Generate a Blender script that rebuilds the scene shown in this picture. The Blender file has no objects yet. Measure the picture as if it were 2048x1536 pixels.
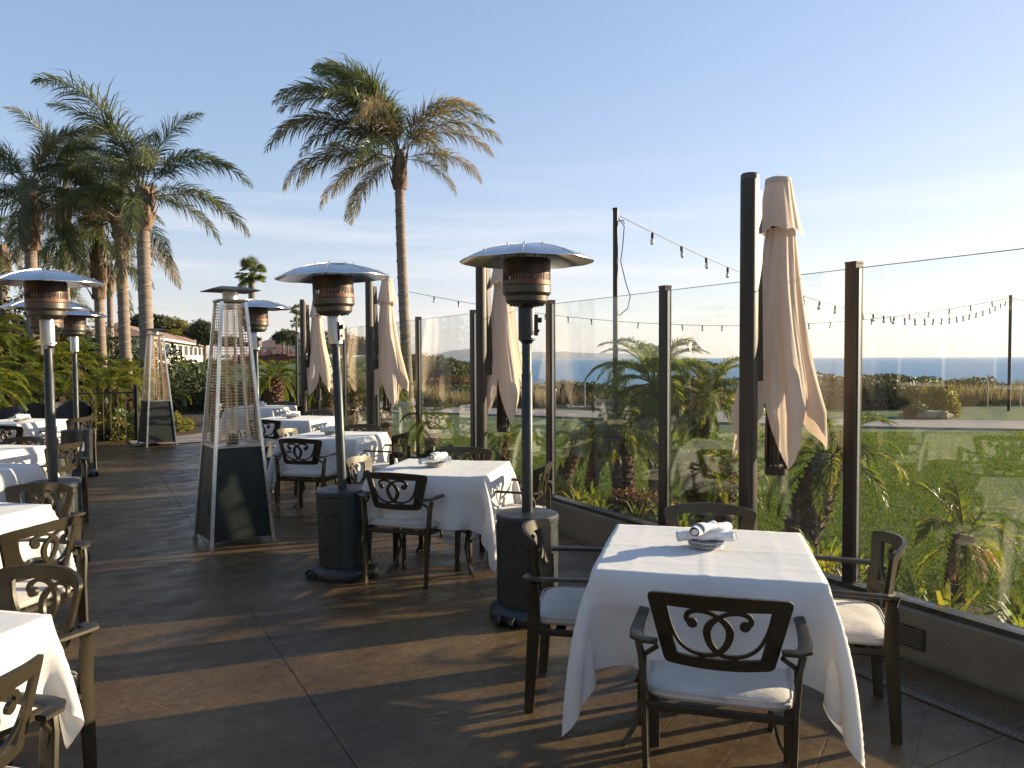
import bpy, math, random
import numpy as np
from math import sin, cos, pi, radians as rad
from mathutils import Vector, Matrix, noise as mnoise

random.seed(7)
SC = bpy.context.scene
COL = SC.collection

# ------------------------------------------------------------------ camera
cam_d = bpy.data.cameras.new('camera')
cam = bpy.data.objects.new('camera', cam_d)
COL.objects.link(cam)
cam_d.sensor_width = 36
cam_d.lens = 1560 / 2048 * 36
cam_d.clip_start = 0.05
cam_d.clip_end = 60000
cam.matrix_world = Matrix.Translation((0, 0, 1.6)) @ Matrix.Rotation(rad(90 - 1.93), 4, 'X') @ Matrix.Rotation(rad(-0.22), 4, 'Z')
SC.camera = cam

# ------------------------------------------------------------------ light and sky
SUN_AZ, SUN_EL = 70.0, 13.0          # degrees clockwise from +Y, degrees above the horizon
W = bpy.data.worlds.new('World')
SC.world = W
W.use_nodes = True
nt = W.node_tree
nt.nodes.clear()
wo = nt.nodes.new('ShaderNodeOutputWorld')
bg = nt.nodes.new('ShaderNodeBackground')
bg.inputs['Strength'].default_value = 0.092
sky = nt.nodes.new('ShaderNodeTexSky')
sky.sky_type = 'NISHITA'
sky.sun_disc = False
sky.sun_elevation = rad(SUN_EL)
sky.sun_rotation = rad(SUN_AZ)
sky.altitude = 20
sky.air_density = 1.0
sky.dust_density = 0.5
sky.ozone_density = 3.0
tc = nt.nodes.new('ShaderNodeTexCoord')
mp = nt.nodes.new('ShaderNodeMapping')
mp.inputs['Rotation'].default_value = (0.0, rad(7), rad(-22))
mp.inputs['Scale'].default_value = (1.0, 0.6, 14.0)
ns = nt.nodes.new('ShaderNodeTexNoise')
ns.inputs['Scale'].default_value = 2.1
ns.inputs['Detail'].default_value = 7
ns.inputs['Roughness'].default_value = 0.55
rp = nt.nodes.new('ShaderNodeMapRange')
rp.inputs['From Min'].default_value = 0.47
rp.inputs['From Max'].default_value = 0.75
rp.inputs['To Max'].default_value = 0.75
mx = nt.nodes.new('ShaderNodeMix')
mx.data_type = 'RGBA'
mx.inputs[7].default_value = (4.6, 4.3, 4.2, 1)
L = nt.links.new
L(tc.outputs['Generated'], mp.inputs['Vector'])
L(mp.outputs[0], ns.inputs['Vector'])
L(ns.outputs['Fac'], rp.inputs['Value'])
sx = nt.nodes.new('ShaderNodeSeparateXYZ')
L(tc.outputs['Generated'], sx.inputs[0])
lowr = nt.nodes.new('ShaderNodeMapRange')        # thin cirrus only in a low belt of the sky
lowr.inputs['From Min'].default_value = 0.26
lowr.inputs['From Max'].default_value = 0.10
L(sx.outputs['Z'], lowr.inputs['Value'])
mul = nt.nodes.new('ShaderNodeMath')
mul.operation = 'MULTIPLY'
L(rp.outputs[0], mul.inputs[0])
L(lowr.outputs[0], mul.inputs[1])
L(mul.outputs[0], mx.inputs[0])
tint = nt.nodes.new('ShaderNodeMix')
tint.data_type = 'RGBA'
tint.blend_type = 'MULTIPLY'
tint.inputs[0].default_value = 1.0
tint.inputs[7].default_value = (1.14, 1.00, 1.06, 1)
hsv = nt.nodes.new('ShaderNodeHueSaturation')
hsv.inputs['Saturation'].default_value = 1.36
hsv.inputs['Value'].default_value = 1.62
gam = nt.nodes.new('ShaderNodeGamma')            # soft shoulder on the bright horizon, over the whole dome
gam.inputs['Gamma'].default_value = 0.52
L(sky.outputs[0], gam.inputs['Color'])
L(gam.outputs[0], hsv.inputs['Color'])
L(hsv.outputs[0], tint.inputs[6])
L(tint.outputs[2], mx.inputs[6])
L(mx.outputs[2], bg.inputs['Color'])
L(bg.outputs[0], wo.inputs['Surface'])

sun_d = bpy.data.lights.new('sun', 'SUN')
sun_d.energy = 5.0
sun_d.angle = rad(0.55)
sun_d.color = (1.0, 0.80, 0.56)
sun = bpy.data.objects.new('sun', sun_d)
COL.objects.link(sun)
SUN_DIR = Vector((sin(rad(SUN_AZ)) * cos(rad(SUN_EL)), cos(rad(SUN_AZ)) * cos(rad(SUN_EL)), sin(rad(SUN_EL))))
sun.rotation_euler = SUN_DIR.to_track_quat('Z', 'Y').to_euler()

SC.view_settings.view_transform = 'Standard'
SC.view_settings.look = 'None'
SC.view_settings.gamma = 1
SC.view_settings.exposure = 1.45
SC.render.engine = 'CYCLES'
cy = SC.cycles
cy.use_denoising = True
cy.max_bounces = 8
cy.diffuse_bounces = 3
cy.glossy_bounces = 4
cy.transmission_bounces = 4
cy.transparent_max_bounces = 32
cy.volume_bounces = 0
cy.caustics_reflective = False
cy.caustics_refractive = False
cy.sample_clamp_indirect = 8

# ------------------------------------------------------------------ materials
def N(t, kind, **kw):
    n = t.nodes.new(kind)
    for k, v in kw.items():
        setattr(n, k, v)
    return n

def noise_node(t, scale, detail=4, rough=0.6, vec=None, stretch=None):
    if vec is None:
        vec = N(t, 'ShaderNodeTexCoord').outputs['Object']
    if stretch:
        m = N(t, 'ShaderNodeMapping')
        m.inputs['Scale'].default_value = stretch
        t.links.new(vec, m.inputs['Vector'])
        vec = m.outputs[0]
    n = N(t, 'ShaderNodeTexNoise')
    n.inputs['Scale'].default_value = scale
    n.inputs['Detail'].default_value = detail
    n.inputs['Roughness'].default_value = rough
    t.links.new(vec, n.inputs['Vector'])
    return n.outputs['Fac']

def ramp(t, fac, stops):
    r = N(t, 'ShaderNodeValToRGB')
    e = r.color_ramp.elements
    while len(e) < len(stops):
        e.new(0.5)
    for k, (p, c) in enumerate(stops):
        e[k].position = p
        e[k].color = (c[0], c[1], c[2], 1) if len(c) == 3 else c
    t.links.new(fac, r.inputs[0])
    return r.outputs[0]

def g3(v):
    return (v, v, v)

def mat(name, c1, c2=None, rough=0.5, rough2=None, metal=0.0, scale=6.0, detail=5, stretch=None,
        bump=0.0, bscale=60.0, bstretch=None, spec=0.5, lo=0.35, hi=0.65, sheen=0.0, coat=0.0, bdist=0.01, transl=0.0):
    m = bpy.data.materials.new(name)
    m.use_nodes = True
    t = m.node_tree
    t.nodes.clear()
    out = N(t, 'ShaderNodeOutputMaterial')
    p = N(t, 'ShaderNodeBsdfPrincipled')
    p.inputs['Metallic'].default_value = metal
    p.inputs['Specular IOR Level'].default_value = spec
    p.inputs['Roughness'].default_value = rough
    if sheen:
        p.inputs['Sheen Weight'].default_value = sheen
    if coat:
        p.inputs['Coat Weight'].default_value = coat
        p.inputs['Coat Roughness'].default_value = 0.12
    c2 = c2 or tuple(x * 0.7 for x in c1)
    nf = noise_node(t, scale, detail, stretch=stretch)
    col = ramp(t, nf, [(lo, c1), (hi, c2)])
    t.links.new(col, p.inputs['Base Color'])
    if rough2 is not None:
        rr = N(t, 'ShaderNodeMapRange')
        rr.inputs['From Min'].default_value = lo
        rr.inputs['From Max'].default_value = hi
        rr.inputs['To Min'].default_value = rough
        rr.inputs['To Max'].default_value = rough2
        t.links.new(nf, rr.inputs['Value'])
        t.links.new(rr.outputs[0], p.inputs['Roughness'])
    if bump:
        b = N(t, 'ShaderNodeBump')
        b.inputs['Strength'].default_value = bump
        b.inputs['Distance'].default_value = bdist
        t.links.new(noise_node(t, bscale, 5, stretch=bstretch), b.inputs['Height'])
        t.links.new(b.outputs[0], p.inputs['Normal'])
    if transl:
        tr = N(t, 'ShaderNodeBsdfTranslucent')
        t.links.new(col, tr.inputs['Color'])
        ms = N(t, 'ShaderNodeMixShader')
        ms.inputs[0].default_value = transl
        t.links.new(p.outputs[0], ms.inputs[1])
        t.links.new(tr.outputs[0], ms.inputs[2])
        t.links.new(ms.outputs[0], out.inputs[0])
    else:
        t.links.new(p.outputs[0], out.inputs[0])
    return m

def leaf_mat(name, cols, rough=0.42, transl=0.35, spec=0.5, isl=0.6):
    m = bpy.data.materials.new(name)
    m.use_nodes = True
    t = m.node_tree
    t.nodes.clear()
    out = N(t, 'ShaderNodeOutputMaterial')
    p = N(t, 'ShaderNodeBsdfPrincipled')
    p.inputs['Roughness'].default_value = rough
    p.inputs['Specular IOR Level'].default_value = spec
    oi = N(t, 'ShaderNodeObjectInfo')
    ge = N(t, 'ShaderNodeNewGeometry')
    mm = N(t, 'ShaderNodeMix', data_type='FLOAT')
    mm.inputs[0].default_value = isl
    t.links.new(oi.outputs['Random'], mm.inputs[2])
    t.links.new(ge.outputs['Random Per Island'], mm.inputs[3])
    n = len(cols)
    col = ramp(t, mm.outputs[0], [(0.1 + 0.8 * k / (n - 1), c) for k, c in enumerate(cols)])
    t.links.new(col, p.inputs['Base Color'])
    tr = N(t, 'ShaderNodeBsdfTranslucent')
    bright = N(t, 'ShaderNodeMix', data_type='RGBA', blend_type='MULTIPLY')
    bright.inputs[0].default_value = 1.0
    bright.inputs[7].default_value = (1.7, 1.6, 0.8, 1)
    t.links.new(col, bright.inputs[6])
    t.links.new(bright.outputs[2], tr.inputs['Color'])
    ms = N(t, 'ShaderNodeMixShader')
    ms.inputs[0].default_value = transl
    t.links.new(p.outputs[0], ms.inputs[1])
    t.links.new(tr.outputs[0], ms.inputs[2])
    t.links.new(ms.outputs[0], out.inputs[0])
    return m

MT = {}
MT['chair'] = mat('chair_paint', (.052, .040, .022), (.034, .026, .014), rough=.36, rough2=.5, metal=.35, scale=14, bump=.08, bscale=300, bdist=.002)
MT['bronze'] = mat('bronze_paint', (.045, .034, .026), (.032, .025, .019), rough=.38, rough2=.5, metal=.3, scale=5, stretch=(1, 1, .2), bump=.04, bscale=200, bdist=.002)
MT['cloth'] = mat('white_linen', (.80, .775, .745), (.76, .74, .71), rough=.85, scale=3, bump=.18, bscale=9, bdist=.02, sheen=.2, transl=.22, detail=3)
MT['napkin'] = mat('napkin_linen', (.82, .80, .78), (.76, .74, .72), rough=.9, scale=30, bump=.5, bscale=60, bdist=.004, sheen=.2)
MT['plate'] = mat('white_china', (.8, .8, .79), (.78, .78, .77), rough=.12, scale=3)
MT['cushion'] = mat('cushion_canvas', (.50, .45, .39), (.42, .375, .32), rough=.9, scale=7, bump=.35, bscale=14, bdist=.012, sheen=.3)
MT['canvas'] = mat('umbrella_canvas', (.80, .64, .495), (.75, .60, .46), rough=.85, scale=2.5, stretch=(1, 1, .3), bump=.25, bscale=16, bdist=.01, sheen=.3, transl=.3, bstretch=(1, 1, .3))
MT['steel'] = mat('polished_steel', (.62, .62, .63), (.50, .50, .51), rough=.16, rough2=.3, metal=1, scale=5)
MT['steel_b'] = mat('brushed_steel', (.55, .54, .52), (.40, .38, .35), rough=.3, rough2=.42, metal=1, scale=9, stretch=(1, 1, .1))
MT['alu'] = mat('aluminium_post', (.78, .77, .75), (.66, .65, .63), rough=.25, rough2=.36, metal=1, scale=6, stretch=(1, 1, .2))
MT['hammer'] = mat('grey_hammered_paint', (.040, .045, .045), (.028, .032, .033), rough=.38, rough2=.5, metal=.4, scale=12, bump=.10, bscale=160, bdist=.003)
MT['bronzeheat'] = mat('burner_metal', (.115, .10, .08), (.07, .062, .05), rough=.36, rough2=.5, metal=.6, scale=8)
MT['mesh'] = mat('heat_screen', (.075, .05, .038), (.04, .03, .025), rough=.4, rough2=.6, metal=.7, scale=7)
MT['rust'] = mat('rusted_band', (.17, .08, .055), (.13, .105, .08), rough=.55, metal=.6, scale=9, stretch=(1, 1, 2.5), lo=.42, hi=.56)
MT['rustwire'] = mat('rusty_wire', (.42, .22, .09), (.50, .42, .28), rough=.45, metal=.3, scale=2.4, lo=.45, hi=.6)
MT['blackpanel'] = mat('black_enamel', (.016, .022, .018), (.010, .013, .011), rough=.38, rough2=.55, metal=.0, scale=6, bump=.12, bscale=7, bdist=.01, spec=.35)
MT['black'] = mat('black_plastic', (.012, .012, .012), (.018, .018, .018), rough=.4)
MT['red'] = mat('red_button', (.5, .03, .02), (.4, .02, .02), rough=.4)
MT['label'] = mat('label_white', (.7, .7, .7), (.62, .62, .62), rough=.5, scale=40)
MT['wall'] = mat('olive_stucco', (.215, .175, .112), (.165, .135, .088), rough=.85, scale=5, bump=.4, bscale=90, bdist=.004, detail=8)
MT['rail'] = mat('rail_metal', (.06, .05, .036), (.10, .09, .07), rough=.34, rough2=.5, metal=.5, scale=9)
MT['drain'] = mat('drain_grate', (.13, .10, .07), (.09, .07, .05), rough=.6, scale=12)
MT['mulch'] = mat('bark_mulch', (.055, .032, .018), (.022, .014, .008), rough=.9, scale=30, bump=.9, bscale=45, bdist=.03, detail=8)
MT['path'] = mat('path_concrete', (.26, .225, .205), (.20, .175, .165), rough=.85, scale=2.5, bump=.2, bscale=60, bdist=.004, detail=8)
MT['trunk'] = mat('palm_trunk_bark', (.27, .215, .165), (.155, .12, .09), rough=.9, scale=3.0, stretch=(1, 1, 9), bump=.8, bscale=4, bdist=.03, bstretch=(.6, .6, 9), detail=6)
MT['boot'] = mat('palm_boot_husk', (.24, .16, .105), (.10, .065, .04), rough=.9, scale=5, stretch=(3, 3, .8), bump=.8, bscale=8, bdist=.04, bstretch=(3, 3, .7), detail=7)
MT['ptrunk'] = mat('pygmy_trunk_bark', (.17, .10, .055), (.05, .03, .018), rough=.95, scale=16, bump=1.0, bscale=24, bdist=.03, detail=6)
MT['wood'] = mat('weathered_wood', (.16, .11, .075), (.09, .065, .05), rough=.8, scale=5, stretch=(6, 6, .5))
MT['pole'] = mat('dark_pole_steel', (.035, .026, .02), (.05, .032, .022), rough=.5, metal=.4, scale=8)
MT['cord'] = mat('black_cord', (.02, .018, .016), rough=.6)
MT['wcord'] = mat('white_cord', (.5, .47, .42), rough=.6)
MT['stake'] = mat('stake_wood', (.45, .40, .33), (.36, .31, .25), rough=.8, scale=9)
MT['rock'] = mat('pale_rock', (.24, .22, .17), (.13, .12, .09), rough=.9, scale=6, bump=.8, bscale=9, bdist=.05)
MT['stuc_w'] = mat('cream_stucco', (.60, .56, .50), (.55, .51, .45), rough=.9, scale=2)
MT['stuc_g'] = mat('blue_grey_siding', (.20, .22, .26), (.17, .19, .23), rough=.85, scale=2)
MT['stuc_y'] = mat('shaded_sandy_stucco', (.20, .165, .10), (.17, .14, .085), rough=.9, scale=2)  # shade on the restaurant wall is darkened into this base colour
MT['roof'] = mat('roof_shingle', (.30, .19, .13), (.20, .13, .095), rough=.9, scale=5, bump=.5, bscale=20)
MT['roofd'] = mat('roof_dark', (.07, .055, .045), (.05, .04, .03), rough=.9, scale=5)
MT['win'] = mat('window_glass', (.03, .04, .05), (.05, .06, .075), rough=.08, scale=2, spec=.8)
MT['frame'] = mat('window_frame_white', (.62, .60, .57), rough=.6)
MT['brick'] = mat('dark_brick', (.14, .05, .035), (.08, .03, .025), rough=.9, scale=8)
MT['iron'] = mat('black_iron', (.02, .018, .016), rough=.45, metal=.4)
MT['greenmetal'] = mat('green_metal', (.03, .07, .05), rough=.45, metal=.3)
MT['resin'] = mat('dark_wicker', (.016, .015, .016), (.03, .028, .028), rough=.6, scale=60, bump=.5, bscale=80, bdist=.004)

MT['queen'] = leaf_mat('queen_palm_leaf', [(.030, .052, .026), (.062, .090, .034), (.11, .125, .05), (.17, .155, .085)], rough=.32, spec=.4)
MT['queen_dry'] = leaf_mat('queen_palm_leaf_dry', [(.13, .12, .05), (.22, .17, .10), (.27, .21, .14), (.10, .12, .04)], rough=.5)
MT['pygmy'] = leaf_mat('pygmy_palm_leaf', [(.046, .072, .014), (.092, .125, .020), (.155, .180, .030), (.27, .24, .045)], rough=.34, transl=.58, spec=.3)
MT['pygmy_dry'] = leaf_mat('pygmy_palm_dry_leaf', [(.20, .12, .07), (.28, .17, .11), (.16, .11, .06)], rough=.5)
MT['strap'] = leaf_mat('strap_leaf', [(.06, .11, .02), (.11, .17, .03), (.19, .20, .04), (.24, .21, .04)], rough=.55, transl=.45, spec=.2)
MT['fan'] = leaf_mat('fan_palm_leaf', [(.08, .11, .04), (.13, .16, .05), (.20, .21, .09)], rough=.45, transl=.5)
MT['banana'] = leaf_mat('broad_leaf', [(.05, .09, .025), (.09, .13, .035), (.13, .15, .06)], rough=.35)
MT['bush'] = leaf_mat('bush_leaf', [(.020, .030, .010), (.035, .050, .014), (.06, .07, .02), (.09, .085, .03)], rough=.55, transl=.2)
MT['bushy'] = leaf_mat('yellow_bush_leaf', [(.12, .13, .02), (.20, .18, .03), (.08, .10, .02)], rough=.5)
MT['bushr'] = leaf_mat('red_brown_bush_leaf', [(.05, .04, .015), (.14, .06, .02), (.22, .12, .03), (.06, .06, .015)], rough=.5)
MT['redfl'] = leaf_mat('red_flower', [(.10, .04, .02), (.30, .04, .03), (.04, .05, .015), (.05, .06, .02)], rough=.5)
MT['dune'] = leaf_mat('dune_grass_blade', [(.15, .125, .08), (.22, .18, .12), (.10, .085, .05), (.28, .23, .16)], rough=.7, transl=.3)
MT['lawn'] = leaf_mat('lawn_blade', [(.030, .062, .007), (.058, .105, .011), (.095, .145, .014), (.15, .17, .026)], rough=.7, spec=.15, transl=.4, isl=1.0)
MT['turf'] = mat('turf_soil', (.075, .115, .014), (.045, .078, .011), rough=.8, scale=.9, bump=1, bscale=90, bdist=.02, detail=10)

def glass_pane_mat():
    m = bpy.data.materials.new('clear_glass')
    m.use_nodes = True
    t = m.node_tree
    t.nodes.clear()
    out = N(t, 'ShaderNodeOutputMaterial')
    tr = N(t, 'ShaderNodeBsdfTransparent')
    tr.inputs[0].default_value = (.955, .98, .97, 1)
    gl = N(t, 'ShaderNodeBsdfGlossy')
    gl.inputs['Roughness'].default_value = 0.0
    gl.inputs['Color'].default_value = (1, 1, 1, 1)
    ge = N(t, 'ShaderNodeNewGeometry')
    ior = N(t, 'ShaderNodeMix', data_type='FLOAT')
    ior.inputs[2].default_value = 1.5
    ior.inputs[3].default_value = 1 / 1.5
    t.links.new(ge.outputs['Backfacing'], ior.inputs[0])
    fr = N(t, 'ShaderNodeFresnel')
    t.links.new(ior.outputs[0], fr.inputs['IOR'])
    ms = N(t, 'ShaderNodeMixShader')
    t.links.new(fr.outputs[0], ms.inputs[0])
    t.links.new(tr.outputs[0], ms.inputs[1])
    t.links.new(gl.outputs[0], ms.inputs[2])
    # salt film: vertical rinse streaks and a faint even bloom
    df = N(t, 'ShaderNodeBsdfTranslucent')
    df.inputs[0].default_value = (.8, .8, .78, 1)
    dd = N(t, 'ShaderNodeBsdfDiffuse')
    dd.inputs[0].default_value = (.7, .7, .68, 1)
    dm = N(t, 'ShaderNodeMixShader')
    dm.inputs[0].default_value = .35
    t.links.new(df.outputs[0], dm.inputs[1])
    t.links.new(dd.outputs[0], dm.inputs[2])
    st = noise_node(t, 3.0, 5, .7, stretch=(9, 9, .45))
    sp = noise_node(t, 1.1, 3, .5)
    a = N(t, 'ShaderNodeMapRange')
    a.inputs['From Min'].default_value = .58
    a.inputs['From Max'].default_value = .80
    a.inputs['To Max'].default_value = .05
    t.links.new(st, a.inputs['Value'])
    b = N(t, 'ShaderNodeMapRange')
    b.inputs['From Min'].default_value = .45
    b.inputs['From Max'].default_value = .65
    b.inputs['To Max'].default_value = 1
    t.links.new(sp, b.inputs['Value'])
    mu = N(t, 'ShaderNodeMath', operation='MULTIPLY')
    t.links.new(a.outputs[0], mu.inputs[0])
    t.links.new(b.outputs[0], mu.inputs[1])
    ad = N(t, 'ShaderNodeMath', operation='ADD')
    t.links.new(mu.outputs[0], ad.inputs[0])
    ad.inputs[1].default_value = .002
    m2 = N(t, 'ShaderNodeMixShader')
    t.links.new(ad.outputs[0], m2.inputs[0])
    t.links.new(ms.outputs[0], m2.inputs[1])
    t.links.new(dm.outputs[0], m2.inputs[2])
    t.links.new(m2.outputs[0], out.inputs[0])
    return m
MT['pane'] = glass_pane_mat()

def tube_glass_mat(name, fac=.12):
    m = bpy.data.materials.new(name)
    m.use_nodes = True
    t = m.node_tree
    t.nodes.clear()
    out = N(t, 'ShaderNodeOutputMaterial')
    tr = N(t, 'ShaderNodeBsdfTransparent')
    tr.inputs[0].default_value = (.93, .91, .88, 1)
    gl = N(t, 'ShaderNodeBsdfGlossy')
    gl.inputs['Roughness'].default_value = .05
    lw = N(t, 'ShaderNodeLayerWeight')
    lw.inputs[0].default_value = .35
    ms = N(t, 'ShaderNodeMixShader')
    t.links.new(lw.outputs['Facing'], ms.inputs[0])
    t.links.new(tr.outputs[0], ms.inputs[1])
    t.links.new(gl.outputs[0], ms.inputs[2])
    t.links.new(ms.outputs[0], out.inputs[0])
    return m
MT['gedge'] = mat('glass_edge', (.05, .10, .09), rough=.2)
MT['tube'] = tube_glass_mat('glass_tube')

def floor_mat():
    m = bpy.data.materials.new('stamped_concrete')
    m.use_nodes = True
    t = m.node_tree
    t.nodes.clear()
    out = N(t, 'ShaderNodeOutputMaterial')
    p = N(t, 'ShaderNodeBsdfPrincipled')
    t.links.new(p.outputs[0], out.inputs[0])
    p.inputs['Specular IOR Level'].default_value = .32
    big = noise_node(t, .8, 5, .6)
    fine = noise_node(t, 22, 12, .78)
    vein = noise_node(t, 3.2, 7, .62, stretch=(1, 1.6, 1))
    mixn = N(t, 'ShaderNodeMath', operation='ADD')
    s1 = N(t, 'ShaderNodeMath', operation='MULTIPLY')
    s1.inputs[1].default_value = .55
    s2 = N(t, 'ShaderNodeMath', operation='MULTIPLY')
    s2.inputs[1].default_value = .45
    t.links.new(big, s1.inputs[0])
    t.links.new(fine, s2.inputs[0])
    t.links.new(s1.outputs[0], mixn.inputs[0])
    t.links.new(s2.outputs[0], mixn.inputs[1])
    col = ramp(t, mixn.outputs[0], [(.36, (.040, .0225, .010)), (.50, (.090, .055, .024)), (.62, (.160, .105, .048))])
    # pressed stone pattern in the surface
    tcn = N(t, 'ShaderNodeTexCoord')
    mpn = N(t, 'ShaderNodeMapping')
    mpn.inputs['Rotation'].default_value = (0, 0, rad(-29))
    t.links.new(tcn.outputs['Object'], mpn.inputs['Vector'])
    wob = N(t, 'ShaderNodeVectorMath', operation='ADD')
    wn = N(t, 'ShaderNodeTexNoise')
    wn.inputs['Scale'].default_value = 2.5
    t.links.new(tcn.outputs['Object'], wn.inputs['Vector'])
    ws = N(t, 'ShaderNodeVectorMath', operation='SCALE')
    ws.inputs['Scale'].default_value = .05
    t.links.new(wn.outputs['Color'], ws.inputs[0])
    t.links.new(mpn.outputs[0], wob.inputs[0])
    t.links.new(ws.outputs[0], wob.inputs[1])
    br = N(t, 'ShaderNodeTexBrick')
    br.inputs['Scale'].default_value = 1.0
    br.inputs['Brick Width'].default_value = .62
    br.inputs['Row Height'].default_value = .31
    br.inputs['Mortar Size'].default_value = .006
    br.inputs['Mortar Smooth'].default_value = .6
    br.inputs['Color1'].default_value = (1, 1, 1, 1)
    br.inputs['Color2'].default_value = (.9, .9, .9, 1)
    br.inputs['Mortar'].default_value = (0, 0, 0, 1)
    t.links.new(wob.outputs[0], br.inputs['Vector'])
    mc = N(t, 'ShaderNodeMix', data_type='RGBA', blend_type='MULTIPLY')
    inv = N(t, 'ShaderNodeMath', operation='MULTIPLY')
    t.links.new(br.outputs['Fac'], inv.inputs[0])
    inv.inputs[1].default_value = .18
    t.links.new(inv.outputs[0], mc.inputs[0])
    t.links.new(col, mc.inputs[6])
    mc.inputs[7].default_value = (.35, .33, .3, 1)
    t.links.new(mc.outputs[2], p.inputs['Base Color'])
    rr = N(t, 'ShaderNodeMapRange')
    rr.inputs['From Min'].default_value = .38
    rr.inputs['From Max'].default_value = .62
    rr.inputs['To Min'].default_value = .24
    rr.inputs['To Max'].default_value = .56
    t.links.new(vein, rr.inputs['Value'])
    t.links.new(rr.outputs[0], p.inputs['Roughness'])
    hsum = N(t, 'ShaderNodeMath', operation='MULTIPLY_ADD')
    t.links.new(br.outputs['Fac'], hsum.inputs[0])
    hsum.inputs[1].default_value = -.12
    t.links.new(vein, hsum.inputs[2])
    h2 = N(t, 'ShaderNodeMath', operation='MULTIPLY_ADD')
    t.links.new(fine, h2.inputs[0])
    h2.inputs[1].default_value = .42
    t.links.new(hsum.outputs[0], h2.inputs[2])
    b = N(t, 'ShaderNodeBump')
    b.inputs['Strength'].default_value = .5
    b.inputs['Distance'].default_value = .02
    t.links.new(h2.outputs[0], b.inputs['Height'])
    t.links.new(b.outputs[0], p.inputs['Normal'])
    return m
MT['floor'] = floor_mat()

def sea_mat():
    m = bpy.data.materials.new('sea_water')
    m.use_nodes = True
    t = m.node_tree
    t.nodes.clear()
    out = N(t, 'ShaderNodeOutputMaterial')
    p = N(t, 'ShaderNodeBsdfPrincipled')
    t.links.new(p.outputs[0], out.inputs[0])
    p.inputs['Roughness'].default_value = .35
    p.inputs['IOR'].default_value = 1.33
    p.inputs['Specular IOR Level'].default_value = .28
    nf = noise_node(t, .02, 6, .6, stretch=(.35, 1.0, 1))
    t.links.new(ramp(t, nf, [(.35, (.020, .12, .25)), (.65, (.035, .18, .34))]), p.inputs['Base Color'])
    b = N(t, 'ShaderNodeBump')
    b.inputs['Strength'].default_value = 1
    b.inputs['Distance'].default_value = 2.0
    t.links.new(noise_node(t, .12, 6, .65, stretch=(.4, 1, 1)), b.inputs['Height'])
    t.links.new(b.outputs[0], p.inputs['Normal'])
    return m
MT['sea'] = sea_mat()

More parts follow.
